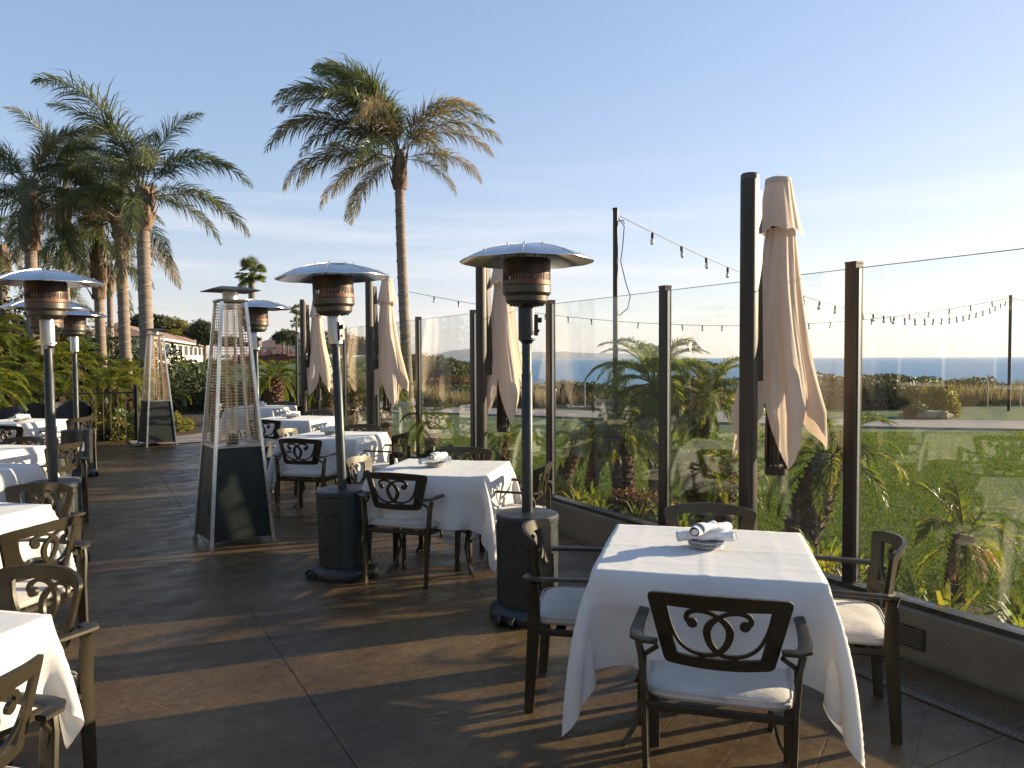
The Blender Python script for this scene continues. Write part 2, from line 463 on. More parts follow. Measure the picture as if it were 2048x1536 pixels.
# ------------------------------------------------------------------ mesh helpers
class MB:
    def __init__(s):
        s.v = []
        s.f = []
    def add(s, vs, fs):
        b = len(s.v)
        s.v.extend([tuple(v) for v in vs])
        s.f.extend([tuple(b + i for i in f) for f in fs])
        return s
    def box(s, c, d, R=None, taper=1.0):
        hx, hy, hz = d[0] / 2, d[1] / 2, d[2] / 2
        vs = []
        for z in (-1, 1):
            k = 1 if z < 0 else taper
            for x, y in ((-1, -1), (1, -1), (1, 1), (-1, 1)):
                p = Vector((x * hx * k, y * hy * k, z * hz))
                if R is not None:
                    p = R @ p
                vs.append(p + Vector(c))
        return s.add(vs, [(3, 2, 1, 0), (4, 5, 6, 7), (0, 1, 5, 4), (1, 2, 6, 5), (2, 3, 7, 6), (3, 0, 4, 7)])
    def bar(s, a, b, w, h=None, up=(0, 0, 1)):
        """square bar between two points, w across and h along `up`"""
        a, b = Vector(a), Vector(b)
        h = h or w
        t = (b - a).normalized()
        u = Vector(up)
        if abs(t.dot(u)) > .99:
            u = Vector((0, 1, 0))
        x = t.cross(u).normalized()
        y = x.cross(t)
        vs = []
        for p in (a, b):
            for i, j in ((-1, -1), (1, -1), (1, 1), (-1, 1)):
                vs.append(p + x * i * w / 2 + y * j * h / 2)
        return s.add(vs, [(0, 1, 2, 3), (7, 6, 5, 4), (0, 4, 5, 1), (1, 5, 6, 2), (2, 6, 7, 3), (3, 7, 4, 0)])
    def tube(s, pts, r, n=8, ry=None, caps=True, up=(0, 0, 1), sup=1.0):
        """swept ellipse; r (and ry) number or list; x axis = t x up"""
        P = [Vector(p) for p in pts]
        m = len(P)
        R = r if isinstance(r, (list, tuple)) else [r] * m
        RY = (ry if isinstance(ry, (list, tuple)) else [ry] * m) if ry is not None else R
        vs, fs = [], []
        prev = None
        for i, p in enumerate(P):
            t = (P[min(i + 1, m - 1)] - P[max(i - 1, 0)]).normalized()
            if prev is None:
                u = Vector(up)
                if abs(t.dot(u)) > .98:
                    u = Vector((0, 1, 0))
                x = t.cross(u).normalized()
            else:
                x = (prev - t * prev.dot(t)).normalized()
            prev = x
            y = x.cross(t)
            for k in range(n):
                a = 2 * pi * (k + .5) / n
                ca, sa = cos(a), sin(a)
                if sup != 1.0:
                    ca = math.copysign(abs(ca) ** sup, ca)
                    sa = math.copysign(abs(sa) ** sup, sa)
                vs.append(p + x * ca * R[i] + y * sa * RY[i])
        for i in range(m - 1):
            for k in range(n):
                a, b = i * n + k, i * n + (k + 1) % n
                fs.append((a, b, b + n, a + n))
        if caps:
            fs.append(tuple(range(n))[::-1])
            fs.append(tuple((m - 1) * n + k for k in range(n)))
        return s.add(vs, fs)
    def lathe(s, prof, n=32, c=(0, 0, 0), wob=None):
        vs, fs = [], []
        for r, z in prof:
            for k in range(n):
                a = 2 * pi * k / n
                vs.append((c[0] + r * cos(a), c[1] + r * sin(a), c[2] + z))
        for i in range(len(prof) - 1):
            for k in range(n):
                a, b = i * n + k, i * n + (k + 1) % n
                fs.append((a, b, b + n, a + n))
        if prof[0][0] > 1e-6:
            fs.append(tuple(range(n))[::-1])
        if prof[-1][0] > 1e-6:
            fs.append(tuple((len(prof) - 1) * n + k for k in range(n)))
        return s.add(vs, fs)
    def mesh(s, name, m=None, smooth=True, ang=35):
        me = bpy.data.meshes.new(name)
        me.from_pydata(s.v, [], s.f)
        if m is not None:
            me.materials.append(m)
        if smooth:
            me.polygons.foreach_set('use_smooth', [True] * len(me.polygons))
            me.set_sharp_from_angle(angle=rad(ang))
        me.update()
        return me

def link(name, me, parent=None, loc=(0, 0, 0), rot=(0, 0, 0), scale=None):
    o = bpy.data.objects.new(name, me)
    COL.objects.link(o)
    o.location = loc
    o.rotation_euler = rot
    if scale is not None:
        o.scale = scale if isinstance(scale, (tuple, list)) else (scale,) * 3
    if parent is not None:
        o.parent = parent
    return o

def obj(name, mb, m, parent=None, smooth=True, ang=35, **kw):
    return link(name, mb.mesh(name, m, smooth, ang), parent, **kw)

def tag(o, label=None, cat=None, group=None, kind=None):
    if label:
        o['label'] = label
    if cat:
        o['category'] = cat
    if group:
        o['group'] = group
    if kind:
        o['kind'] = kind
    return o

def thing(name, label, cat, loc=(0, 0, 0), rz=0, group=None, scale=None):
    o = link(name, None, None, loc, (0, 0, rz), scale)
    o.empty_display_size = .1
    return tag(o, label, cat, group)

KIDS = {}
def kids(o):
    return list(o.children)

def dup(root, loc, rz=0, label=None, group=None, scale=None, rot=None):
    r = root.copy()
    COL.objects.link(r)
    r.location = loc
    r.rotation_euler = rot if rot else (0, 0, rz)
    if scale is not None:
        r.scale = scale if isinstance(scale, (tuple, list)) else (scale,) * 3
    if label:
        r['label'] = label
    if group:
        r['group'] = group
    def rec(src, dst):
        for ch in src.children:
            c = ch.copy()
            COL.objects.link(c)
            c.parent = dst
            rec(ch, c)
    rec(root, r)
    return r

def raw_mesh(name, V, F, m, smooth=False):
    """V (n,3) array, F list of equal-length faces array (k, 3|4)"""
    me = bpy.data.meshes.new(name)
    V = np.asarray(V, dtype=np.float32)
    F = np.asarray(F, dtype=np.int32)
    k = F.shape[1]
    me.vertices.add(len(V))
    me.vertices.foreach_set('co', V.ravel())
    me.loops.add(F.size)
    me.loops.foreach_set('vertex_index', F.ravel())
    me.polygons.add(len(F))
    me.polygons.foreach_set('loop_start', np.arange(0, F.size, k, dtype=np.int32))
    me.polygons.foreach_set('loop_total', np.full(len(F), k, dtype=np.int32))
    if smooth:
        me.polygons.foreach_set('use_smooth', np.ones(len(F), dtype=bool))
    me.materials.append(m)
    me.update(calc_edges=True)
    me.validate()
    return me

# fence geometry: a straight line from the right of the view into the distance
FD = Vector((-.4825, .876, 0)).normalized()    # along the fence, away from the camera
FN = Vector((.876, .4825, 0)).normalized()     # outward, towards the garden
def fx(Y, off=0.0):                            # x of the fence line at depth Y, off metres towards the garden
    return 4.485 - .551 * Y + off / .876
FROT = math.atan2(FD.y, FD.x) - pi / 2

# ------------------------------------------------------------------ ground, lawn, sea
def edge_y(x):
    """depth of the bluff edge"""
    if x > -2:
        return 40 + .15 * x
    if x > -9:
        return 40 + (-2 - x) / 7 * 70
    return 110 + (-9 - x) * 6
gx = np.concatenate([np.linspace(-900, -60, 12), np.linspace(-50, 60, 100), np.linspace(70, 900, 10)])
gy = np.concatenate([np.linspace(-200, -5, 5), np.linspace(0, 130, 105), np.linspace(140, 900, 14)])
V, F = [], []
for j, y in enumerate(gy):
    for i, x in enumerate(gx):
        e = edge_y(x) + 3 * mnoise.noise((x * .05, y * .05, 0))
        d = y - e
        z = -0.03
        if x < -14 and y > 45:
            z += min(1.0, (y - 45) / 50) * 1.2
        if -30 < x < -3 and 60 < y < 118:
            z += 1.3 * max(0, 1 - abs(x + 13) / 12) * max(0, 1 - abs(y - 92) / 24)
        if d > 0:
            z -= min(16, d * 1.6)
        V.append((x, y, z))
nx = len(gx)
for j in range(len(gy) - 1):
    for i in range(nx - 1):
        a = j * nx + i
        F.append((a, a + 1, a + nx + 1, a + nx))
g = link('ground', raw_mesh('ground', V, F, MT['turf'], True))
tag(g, 'green lawn ground running out to the edge of the bluff', kind='structure')

sea = link('sea', MB().add([(-13500, 20, -15), (13500, 20, -15), (13500, 13500, -15), (-13500, 13500, -15)], [(0, 1, 2, 3)]).mesh('sea', MT['sea'], False))
tag(sea, 'blue ocean reaching to the horizon', kind='structure')

# island far out at sea
MT['isl'] = mat('island_rock', (.03, .04, .035), (.045, .05, .04), rough=.95, scale=.004)
mb = MB()
n = 60
Yi = 11500
vs, fs = [], []
for i in range(n + 1):
    u = i / n
    X = Yi * ((848 + u * 520) - 1024) / 1560
    h = 20 + 190 * min(1, (u / .18)) ** .6 * (1 - u) ** .8 * (.75 + .35 * mnoise.noise((u * 6, 3.3, 0)) + .14 * mnoise.noise((u * 23, 1.3, 0)))
    for dy, hh in ((0, 0), (300, .55), (700, 1.0), (1200, .4), (1900, 0)):
        vs.append((X, Yi + dy - 700, -15.5 + h * hh))
for i in range(n):
    for k in range(4):
        a = i * 5 + k
        fs.append((a, a + 5, a + 6, a + 1))
mb.add(vs, fs)
isl = obj('island', mb, MT['isl'])
tag(isl, 'long low island on the horizon faded blue by haze', kind='structure')

# patio floor: an apron under the slabs and the slabs themselves
floor_o = obj('patio_floor', MB().box((0, 0, -.13), (14.2, 24, .2), None), MT['floor'])
floor_o.location = Vector((0, 0, 0)) + FN * (3.78 - 7.1) + FD * 6.0 + Vector((0, 0, 0))
floor_o.rotation_euler = (0, 0, FROT)
tag(floor_o, 'dark brown stamped concrete patio floor', kind='structure')
ncuts = [-7.1 + 7.1 - 3.32 - 7.1]
# slab grid in (n, d) coordinates
nl = [-10.4, -7.6, -4.9, -2.1, .91, 3.78]
dl = [-5.0, -2.6, -.45, 1.84, 4.13, 6.42, 8.7, 11.0, 13.3, 15.6, 17.6]
for i in range(len(nl) - 1):
    for j in range(len(dl) - 1):
        gap = .0015
        a0, a1, b0, b1 = nl[i] + gap, nl[i + 1] - gap, dl[j] + gap, dl[j + 1] - gap
        m_ = MB()
        be = .002
        vs = [(a0, b0, -.03), (a1, b0, -.03), (a1, b1, -.03), (a0, b1, -.03),
              (a0, b0, -be), (a1, b0, -be), (a1, b1, -be), (a0, b1, -be),
              (a0 + be, b0 + be, 0), (a1 - be, b0 + be, 0), (a1 - be, b1 - be, 0), (a0 + be, b1 - be, 0)]
        m_.add(vs, [(8, 9, 10, 11), (0, 1, 5, 4), (1, 2, 6, 5), (2, 3, 7, 6), (3, 0, 4, 7), (4, 5, 9, 8), (5, 6, 10, 9), (6, 7, 11, 10), (7, 4, 8, 11)])
        sl = obj('floor_slab', m_, MT['floor'], floor_o, smooth=False)
        sl.matrix_parent_inverse = floor_o.matrix_basis.inverted()
        sl.rotation_euler = (0, 0, math.atan2(FN.y, FN.x))
bpy.context.view_layer.update()

# drain channel along the wall foot
def along(p0, p1, k):
    return Vector(p0).lerp(Vector(p1), k)
dr = thing('drain_channel', 'narrow metal drain grate set in the floor along the low wall', 'drain', loc=FN * 3.42 + FD * 1.5, rz=FROT)
obj('channel_base', MB().box((0, 0, .0015), (.07, 5.2, .005)), MT['drain'], dr)
gm = MB()
k = -2.6
while k < 2.6:
    gm.box((-.018, k, .005), (.026, .008, .004))
    gm.box((.018, k + .008, .005), (.026, .008, .004))
    k += .022
gm.box((-.036, 0, .006), (.004, 5.2, .006))
gm.box((.036, 0, .006), (.004, 5.2, .006))
o = obj('grate_bars', gm, MT['drain'], dr, smooth=False)
o['kind'] = 'stuff'

# planting bed, path ribbons
def ribbon(pts, w, z):
    P = [Vector((p[0], p[1], 0)) for p in pts]
    # smooth it
    Q = []
    for i in range(len(P) - 1):
        p0, p1, p2, p3 = P[max(i - 1, 0)], P[i], P[i + 1], P[min(i + 2, len(P) - 1)]
        for k in range(8):
            t = k / 8
            Q.append(.5 * ((2 * p1) + (-p0 + p2) * t + (2 * p0 - 5 * p1 + 4 * p2 - p3) * t * t + (-p0 + 3 * p1 - 3 * p2 + p3) * t ** 3))
    Q.append(P[-1])
    vs, fs = [], []
    for i, q in enumerate(Q):
        t = (Q[min(i + 1, len(Q) - 1)] - Q[max(i - 1, 0)]).normalized()
        nn = Vector((-t.y, t.x, 0))
        ww = w if not callable(w) else w(i / (len(Q) - 1))
        vs += [q + nn * ww / 2 + Vector((0, 0, z)), q - nn * ww / 2 + Vector((0, 0, z)), q + nn * ww / 2 + Vector((0, 0, -.1)), q - nn * ww / 2 + Vector((0, 0, -.1))]
        if i:
            a, b = (i - 1) * 4, i * 4
            fs += [(a + 1, b + 1, b, a), (a, b, b + 2, a + 2), (a + 3, b + 3, b + 1, a + 1)]
    return MB().add(vs, fs)
o = obj('path', ribbon([(40, 15.5), (26, 16.2), (17, 17), (10, 18.3), (5, 20.2), (1, 22.4), (-3, 24), (-8, 23.6), (-11, 24)], 2.3, .02), MT['path'])
tag(o, 'pale concrete garden path curving across the lawn', kind='structure')
o = obj('path', ribbon([(6, 20.8), (2.5, 25.5), (-1, 28), (-6, 31), (-14, 37), (-30, 40)], 1.6, .024), MT['path'])
tag(o, 'narrow concrete path branching towards the bluff edge', kind='structure')
o = obj('path', ribbon([(-5.2, 15.4), (-7.0, 18), (-10, 22.5), (-14.0, 28), (-19, 32)], lambda t: 4.2 - 1.6 * t, .016), MT['path'])
tag(o, 'wide walkway leading away from the far end of the patio', kind='structure')
bp0 = FD * -3 + FN * 4.42
bp1 = FD * 13.6 + FN * 4.42
o = obj('planting_bed', ribbon([(bp0.x, bp0.y), (bp0.lerp(bp1, .5).x, bp0.lerp(bp1, .5).y), (bp1.x, bp1.y)], .84, .04), MT['mulch'])
tag(o, 'dark mulch planting bed outside the glass fence', kind='structure')
o = obj('planting_bed', ribbon([(-20, 11.5), (-12, 14.5), (-8.6, 17.6), (-10.5, 21.5), (-14, 24), (-24, 27)], 4.4, .03), MT['mulch'])
tag(o, 'dark soil bed under the tall palms at the left', kind='structure')

# lawn blades
rng = np.random.default_rng(5)
def blades(name, X, Y, H, Wd, m, lean=.35, seg=1, z0=0.0, bendx=0):
    n = len(X)
    a = rng.uniform(0, 2 * pi, n)
    la = rng.uniform(0, 2 * pi, n)
    ll = rng.uniform(0, lean, n) * H
    dx, dy = np.cos(a) * Wd / 2, np.sin(a) * Wd / 2
    tx, ty = np.cos(la) * ll + bendx * H, np.sin(la) * ll
    if np.isscalar(z0):
        z0 = np.full(n, z0)
    if seg == 1:
        V = np.stack([np.stack([X - dx, Y - dy, z0], 1), np.stack([X + dx, Y + dy, z0], 1), np.stack([X + tx, Y + ty, z0 + H], 1)], 1).reshape(-1, 3)
        F = np.arange(3 * n).reshape(-1, 3)
    else:
        V = np.stack([np.stack([X - dx, Y - dy, z0], 1), np.stack([X + dx, Y + dy, z0], 1),
                      np.stack([X + dx * .8 + tx * .35, Y + dy * .8 + ty * .35, z0 + H * .6], 1),
                      np.stack([X + tx, Y + ty, z0 + H], 1), np.stack([X - dx * .8 + tx * .35, Y - dy * .8 + ty * .35, z0 + H * .6], 1)], 1).reshape(-1, 3)
        F = np.arange(5 * n).reshape(-1, 5)
    return raw_mesh(name, V, F, m)
n = 420000
Yg = 3.2 + (1 - rng.random(n)) ** 1.9 * 13.5
offs = rng.random(n) ** 1.3
Xmin = 4.485 - .551 * Yg + .86 / .876
Xmax = .70 * Yg + .8
ok = Xmax > Xmin
Xg = Xmin + (Xmax - Xmin) * rng.random(n)
keep = ok & (rng.random(n) < np.clip((Xmax - Xmin) / 9.0, 0, 1) + .15)
Xg, Yg = Xg[keep], Yg[keep]
clump = np.sin(Xg * 3.1 + 2 * np.sin(Yg * 1.7)) * np.sin(Yg * 4.3 + 1.5 * np.sin(Xg * 2.3)) + .6 * np.sin(Xg * 9 + Yg * 7) * np.sin(Yg * 13 - Xg * 4)
Hg = (.010 + .020 * rng.random(len(Xg))) * (1 + .02 * Yg) * (1 + .18 * clump)
o = link('lawn_grass', blades('lawn_grass', Xg, Yg, Hg, .0035 + .0007 * Yg, MT['lawn'], lean=1.3, z0=-.03))
tag(o, 'short mown lawn grass beyond the glass fence', 'grass', kind='stuff')

# ------------------------------------------------------------------ low wall, glass fence
wl = thing('low_wall', 'low olive stucco wall with metal rail carrying the glass fence', 'wall', loc=FN * 3.95 + FD * 6.0, rz=FROT)
LEN0, LEN1 = -8.6, 8.35
obj('wall_body', MB().box((0, (LEN0 + LEN1) / 2, .10), (.20, LEN1 - LEN0, .26 + .02)), MT['wall'], wl)
obj('bottom_rail', MB().box((0, (LEN0 + LEN1) / 2, .2555), (.10, LEN1 - LEN0, .03)), MT['rail'], wl)
# louvre vent in the wall (inner face at x=-.10)
d_v = (FD.dot(Vector((2.1, 4.18, 0)))) - 6.0
vt = obj('vent', MB().box((-.103, d_v, .105), (.008, .30, .115)), MT['rail'], wl)
for k in range(7):
    obj('slat', MB().box((-.112, d_v, .062 + k * .0142), (.014, .27, .004), Matrix.Rotation(rad(25), 3, 'Y')), MT['wall'], vt, smooth=False)

fence = thing('glass_fence', 'tall frameless glass wind fence with slim bronze posts above the low wall', 'fence', loc=FN * 3.95 + FD * 6.0, rz=FROT)
# post positions at depths
pY = [3.08 + 1.4735 * k for k in range(-1, 10)]
pm = MB().box((0, 0, 1.205), (.062, .075, 1.87)).mesh('post', MT['bronze'], False)
pc = MB().box((0, 0, 2.145), (.066, .079, .012)).mesh('post_cap', MT['bronze'], False)
pch = MB().box((0, .040, 1.2), (.020, .006, 1.83)).box((0, -.040, 1.2), (.020, .006, 1.83)).mesh('glazing_channel', MT['steel_b'], False)
pd = []
for Y in pY:
    P = Vector((fx(Y), Y, 0))
    d = P.dot(FD) - 6.0
    pd.append(d)
    po = link('post', pm, fence, (0, d, 0))
    link('post_cap', pc, po)
    link('glazing_channel', pch, po)
for a, b in zip(pd[:-1], pd[1:]):
    pn_ = link('glass_pane', MB().box((0, (a + b) / 2, (.272 + 2.11) / 2), (.010, b - a - .082, 2.11 - .272)).mesh('glass_pane', MT['pane'], False), fence)
    obj('polished_edge', MB().box((0, (a + b) / 2, 2.1118), (.0105, b - a - .082, .0034)), MT['gedge'], pn_, smooth=False)

# ------------------------------------------------------------------ chairs
def chair_panel():
    k = .00042
    mb = MB()
    # outline ring (outer and inner loops, resampled by angle about the centre of the opening)
    def rounded(poly, rads, n=5):
        out = []
        m = len(poly)
        for i in range(m):
            p, a, b = Vector(poly[i]), Vector(poly[i - 1]), Vector(poly[(i + 1) % m])
            r = rads[i]
            if r == 0:
                out.append(p)
                continue
            pa = p + (a - p).normalized() * r
            pb = p + (b - p).normalized() * r
            for q in range(n + 1):
                t = q / n
                out.append(pa * (1 - t) ** 2 + p * 2 * t * (1 - t) + pb * t * t)
        return out
    outer = [(-.183, 0), (.183, 0), (.247, .246), (.18, .258), (.09, .267), (0, .270), (-.09, .267), (-.18, .258), (-.247, .246)]
    outer = rounded(outer, [.02, .02, .026, 0, 0, 0, 0, 0, .026])
    inner = rounded([(-.138, .040), (.138, .040), (.180, .212), (.09, .217), (0, .219), (-.09, .217), (-.180, .212)], [.006, .006, .008, 0, 0, 0, .008])
    c = Vector((0, .13))
    def cast(loop, ang):
        d = Vector((cos(ang), sin(ang)))
        best = None
        m = len(loop)
        for i in range(m):
            a, b = loop[i] - c, loop[(i + 1) % m] - c
            e = b - a
            den = d.x * e.y - d.y * e.x
            if abs(den) < 1e-9:
                continue
            t = (a.x * e.y - a.y * e.x) / den
            s = (a.x * d.y - a.y * d.x) / den
            if t > 0 and -1e-6 <= s <= 1 + 1e-6:
                if best is None or t > best:
                    best = t
        return c + d * best
    angs = set()
    for p in list(outer) + list(inner):
        q = Vector(p) - c
        angs.add(round(math.atan2(q.y, q.x), 5))
    angs |= {round(-pi + 2 * pi * i / 40 + .001, 5) for i in range(40)}
    angs = sorted(angs)
    th = .008
    def bend(x, z, y):
        return (x, y + 1.3 * x * x - .22 * z, z)
    vs = []
    for a in angs:
        po, pi_ = cast(outer, a), cast(inner, a)
        vs += [bend(po.x, po.y, -th), bend(po.x, po.y, th), bend(pi_.x, pi_.y, -th), bend(pi_.x, pi_.y, th)]
    fs = []
    m = len(angs)
    for i in range(m):
        a, b = 4 * i, 4 * ((i + 1) % m)
        fs += [(a, b, b + 2, a + 2), (a + 1, a + 3, b + 3, b + 1), (a, a + 1, b + 1, b), (a + 2, b + 2, b + 3, a + 3)]
    mb.add(vs, fs)
    # interlocked scrolls
    path = [(-207, 375), (-250, 355), (-240, 308), (-172, 280), (-77, 286), (-7, 315), (63, 368), (90, 433), (63, 522), (-7, 588), (-97, 607), (-217, 594), (-317, 534), (-385, 420), (-425, 285)]
    wid = [40, 44, 42, 36, 34, 40, 56, 64, 54, 40, 30, 28, 28, 30, 34]
    for sgn in (-1, 1):
        P = [Vector((sgn * -x * k if sgn < 0 else -x * k, (712 - y) / 552 * .27)) for x, y in path]
        if sgn < 0:
            P = [Vector((x * k, (712 - y) / 552 * .27)) for x, y in path]
        # smooth
        Q, Wd = [], []
        for i in range(len(P) - 1):
            p0, p1, p2, p3 = P[max(i - 1, 0)], P[i], P[i + 1], P[min(i + 2, len(P) - 1)]
            for q in range(4):
                t = q / 4
                Q.append(.5 * ((2 * p1) + (-p0 + p2) * t + (2 * p0 - 5 * p1 + 4 * p2 - p3) * t * t + (-p0 + 3 * p1 - 3 * p2 + p3) * t ** 3))
                Wd.append((wid[i] * (1 - t) + wid[i + 1] * t) * k)
        Q.append(P[-1])
        Wd.append(wid[-1] * k)
        t2 = .0062 if sgn < 0 else .0068
        vs, fs = [], []
        for i, q in enumerate(Q):
            t = (Q[min(i + 1, len(Q) - 1)] - Q[max(i - 1, 0)]).normalized()
            nn = Vector((-t.y, t.x))
            a, b = q + nn * Wd[i] / 2, q - nn * Wd[i] / 2
            vs += [bend(a.x, a.y, -t2), bend(a.x, a.y, t2), bend(b.x, b.y, -t2), bend(b.x, b.y, t2)]
            if i:
                r, s_ = 4 * (i - 1), 4 * i
                fs += [(r, s_, s_ + 2, r + 2), (r + 1, r + 3, s_ + 3, s_ + 1), (r, r + 1, s_ + 1, s_), (r + 2, s_ + 2, s_ + 3, r + 3)]
        mb.add(vs, fs)
        # ball at the scroll end
        bc = P[0]
        n = 14
        vs = []
        for q in range(n):
            a = 2 * pi * q / n
            x, z = bc.x + .0185 * cos(a), bc.y + .0185 * sin(a)
            vs += [bend(x, z, -.0075), bend(x, z, .0075)]
        mb.add(vs, [tuple(2 * q for q in range(n))[::-1], tuple(2 * q + 1 for q in range(n))] + [(2 * q, 2 * ((q + 1) % n), 2 * ((q + 1) % n) + 1, 2 * q + 1) for q in range(n)])
        # stubs to the rails
        sx_ = -172 * k * (1 if sgn < 0 else -1)
        for xx, z0, z1 in ((sx_, .205, .222), (sx_ * .75, .034, .058)):
            mb.add([bend(xx + i * .012, z, y * .0058) for z in (z0, z1) for i, y in ((-1, -1), (1, -1), (1, 1), (-1, 1))],
                   [(3, 2, 1, 0), (4, 5, 6, 7), (0, 1, 5, 4), (1, 2, 6, 5), (2, 3, 7, 6), (3, 0, 4, 7)])
    return mb

def cushion_mb():
    mb = MB()
    nx_, ny_ = 22, 22
    w, d, h = .255, .245, .058
    def pt(u, v, top):
        # superellipse footprint
        x, y = u, v
        s_ = max(abs(x), abs(y))
        q = (abs(x) ** 7 + abs(y) ** 7) ** (1 / 7) if s_ > 0 else 1
        f = (s_ / q) if q > 0 else 1
        X, Y = x * f * w * (1 - .05 * (1 + y) / 2 * 0), y * f * d
        e = max(0, 1 - s_ ** 6)
        nz = mnoise.noise((X * 9, Y * 9, 2.0)) * .004 + mnoise.noise((X * 26, Y * 26, 7.0)) * .0018
        prof = e ** .5
        if top:
            z = .5 * h + prof * (.5 * h + .008 * (1 - s_ * s_)) + nz * prof
        else:
            z = .5 * h - prof * .5 * h
        return (X, Y, z)
    vs, fs = [], []
    # non-uniform sampling, denser near the rim
    us = [math.copysign(1 - (1 - abs(a)) ** 1.7, a) for a in np.linspace(-1, 1, nx_ + 1)]
    for top in (1, 0):
        for v in us:
            for u in us:
                vs.append(pt(u, v, top))
    m = nx_ + 1
    for j in range(ny_):
        for i in range(nx_):
            a = j * m + i
            fs.append((a, a + 1, a + m + 1, a + m))
            b = a + m * m
            fs.append((b + m, b + m + 1, b + 1, b))
    mb.add(vs, fs)
    return mb

def build_chair():
    t = thing('patio_chair', 'x', 'chair')
    m = MT['chair']
    for s in (-1, 1):
        # rear leg: broad in side view, thin from behind, splayed back a little
        obj('leg', MB().tube([(s * .238, -.262, 0), (s * .245, -.25, .2), (s * .252, -.235, .42), (s * .262, -.235, .55), (s * .275, -.228, .60)],
            [.012] * 5, n=8, ry=[.022, .025, .029, .027, .016], up=(0, 1, 0), sup=.45), m, t)
        # front leg
        obj('leg', MB().tube([(s * .262, .232, 0), (s * .264, .236, .3), (s * .268, .240, .50), (s * .274, .232, .565)],
            [.021, .022, .023, .021], n=8, ry=[.012] * 4, up=(0, 1, 0), sup=.45), m, t)
        # arm: from the back panel out, round, forward and over into the front leg
        pts = [(s * .205, -.262, .615), (s * .255, -.262, .617), (s * .277, -.246, .619), (s * .284, -.20, .621), (s * .286, -.08, .623), (s * .284, .08, .625), (s * .280, .165, .622), (s * .277, .205, .608), (s * .275, .228, .582), (s * .273, .236, .55)]
        obj('arm', MB().tube(pts, [.020, .026, .028, .026, .022, .020, .020, .020, .020, .020], n=8, ry=[.009] * 10, up=(0, 0, 1), sup=.55), m, t)
        obj('bracket', MB().tube([(s * .205, -.268, .60), (s * .25, -.245, .56), (s * .255, -.235, .50)], .009, n=6), m, t)
    fr = MB()
    fr.tube([(-.25, -.235, .375), (.25, -.235, .375)], .011, n=6, ry=.016)
    fr.tube([(-.262, .238, .375), (.262, .238, .375)], .011, n=6, ry=.016)
    for s in (-1, 1):
        fr.tube([(s * .250, -.235, .375), (s * .264, .236, .375)], .010, n=6, ry=.016)
    for y in (-.12, 0, .12):
        fr.box((0, y, .380), (.50, .045, .006))
    obj('seat_frame', fr, m, t)
    obj('back_panel', chair_panel(), m, t, ang=50, loc=(0, -.258, .535))
    cu = obj('seat_cushion', cushion_mb(), MT['cushion'], t, ang=80, loc=(0, 0, .388))
    pp = []
    for a in range(41):
        an = 2 * pi * a / 40
        c_, s_ = cos(an), sin(an)
        q = (abs(c_) ** 7 + abs(s_) ** 7) ** (1 / 7)
        pp.append((c_ / q * .2535, s_ / q * .2435, .047))
    obj('piping', MB().tube(pp, .0035, n=5), MT['cushion'], cu)
    return t
CH = build_chair()
GC = 'dark bronze scroll-back patio chairs'
CH['group'] = GC
first_chair = [True]
def chair(x, y, deg, label):
    if first_chair[0]:
        first_chair[0] = False
        CH.location = (x, y, 0)
        CH.rotation_euler = (0, 0, rad(deg))
        CH['label'] = label
        return CH
    r = dup(CH, (x, y, 0), rad(deg), label, GC)
    q = random.Random(int(x * 1000) + int(y * 77))
    for c in r.children:
        if c.name.startswith('seat_cushion'):
            c.location = (q.uniform(-.012, .012), q.uniform(-.012, .008), .388)
            c.rotation_euler = (rad(q.uniform(-.8, .8)), rad(q.uniform(-.8, .8)), rad(q.uniform(-3, 3)))
    return r

